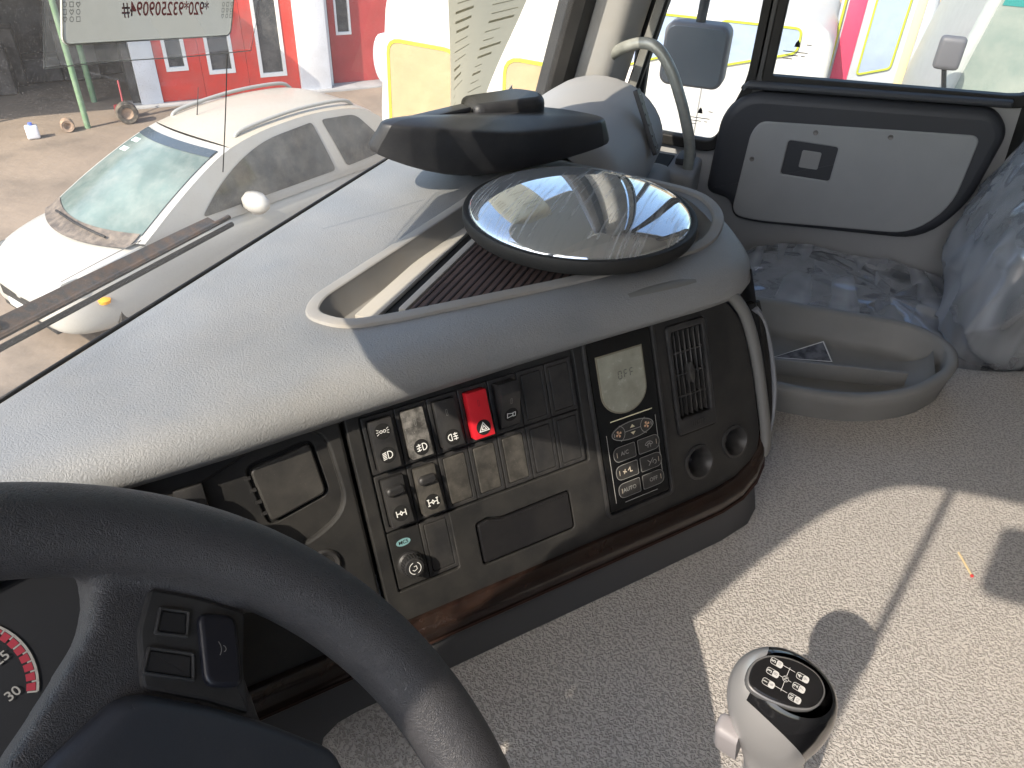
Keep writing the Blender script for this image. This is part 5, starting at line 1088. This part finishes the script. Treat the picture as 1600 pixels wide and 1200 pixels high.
slab('plate_rim', KF2, inset(platep, -.0012), -.004, .0010, mat('plate_rim_grey', (.25, .25, .25), .25, metal=.5), gear, .0008)
sp_ = slab('shift_plate', KF2, platep, -.003, .0020, mat('plate_black', (.012, .012, .013), .1), gear, .001)
FK = KF2.at(0, 0, .0021); pt = mat('plate_print', (.55, .55, .53), .5)
cols = (-.0076, -.0006, .0060)
strokes('gate_lines', FK, [[(cols[0]-.001, 0), (cols[2]+.001, 0)]] + [[(x, .0072-.0022), (x, -.0035)] for x in cols] + [(circle(cols[1], 0, .0017, 16), 'c')], .00028, pt, sp_)
blob('neutral_disc', FK, [circle(cols[1], 0, .0016, 16)], .0005, mat('plate_black2', (.012, .012, .013), .3), sp_)
text('neutral', FK.at(cols[1], 0), 'N', .0030, pt, sp_, .0007)
for i, (a, b, c_, d_) in enumerate((('1', '6', 'R1', 'R2'), ('3', '8', '2', '7'), ('5', '10', '4', '9'))):
    for y, p_, q_ in ((.0078, a, b), (-.0082, c_, d_)):
        x = cols[i]-.0008
        blob('gear_field', FK, [rrect(x-.0019, y-.0036, x+.0019, y, .0012, 3)], .0004, pt, sp_)
        strokes('gear_outline', FK, [(rrect(x-.0019, y-.0036, x+.0019, y+.0036, .0013, 3), 'c')], .00028, pt, sp_, .0004)
        blob('gear_black', FK, [rrect(x-.0018, y-.0001, x+.0018, y+.0034, .0010, 3)], .0006, MATS['plate_black2'], sp_)
        text('gear_number', FK.at(x, y+.0018), p_, .0028 if len(p_) > 1 else .0036, pt, sp_, .001, bold=.00008)
        text('gear_number', FK.at(x, y-.0018), q_, .0024 if len(q_) > 1 else .0032, mat('plate_grey_ink', (.22, .22, .22), .6), sp_, .001)
stem = KF2.O + AXD*.12
tube('collar', [stem, stem+AXD*.05], .0185, mat('collar_grey', (.33, .32, .31), .5), gear, sub=0, n=24)
slab('range_tab', Fr(KF2.O+AXD*.062+KY*.0255-KX*.016, KX, AXD, KY), rpoly([(-.007, -.012), (.008, -.012), (.007, .012), (-.006, .013)], .005, 4), -.008, .008, mat('tab_grey', (.30, .28, .28), .45), gear, .005, 3)
tube('lever_rod', [stem+AXD*.05, Vector((stem+AXD*.22).to_tuple())], .008, dgrey_m, gear, sub=0)
lathe('boot', Fr((stem.x+.015, stem.y-.02, 1.799), (1, 0, 0), (0, 1, 0), (0, 0, 1)), [(.06, 0), (.055, .012), (.03, .03), (.018, .05), (.009, .06)], rubber_m, gear, 24)

# match on the cover
mt = thing('match_stick', 'pale wooden match with red head lying on engine cover', 'match', (.79, -.30, 1.8))
tube('stick', [(.812, -.297, 1.8025), (.779, -.3085, 1.8025)], .0013, mat('match_wood', (.72, .58, .34), .8), mt, n=6, sub=0)
lathe('head', Fr((.7775, -.309, 1.8025), (0, 0, 1), (.33, -.94, 0), (-.94, -.33, 0)), [(0, -.002), (.0018, -.001), (.002, .001), (0, .003)], mat('match_head', (.6, .05, .05), .7), mt, 10)
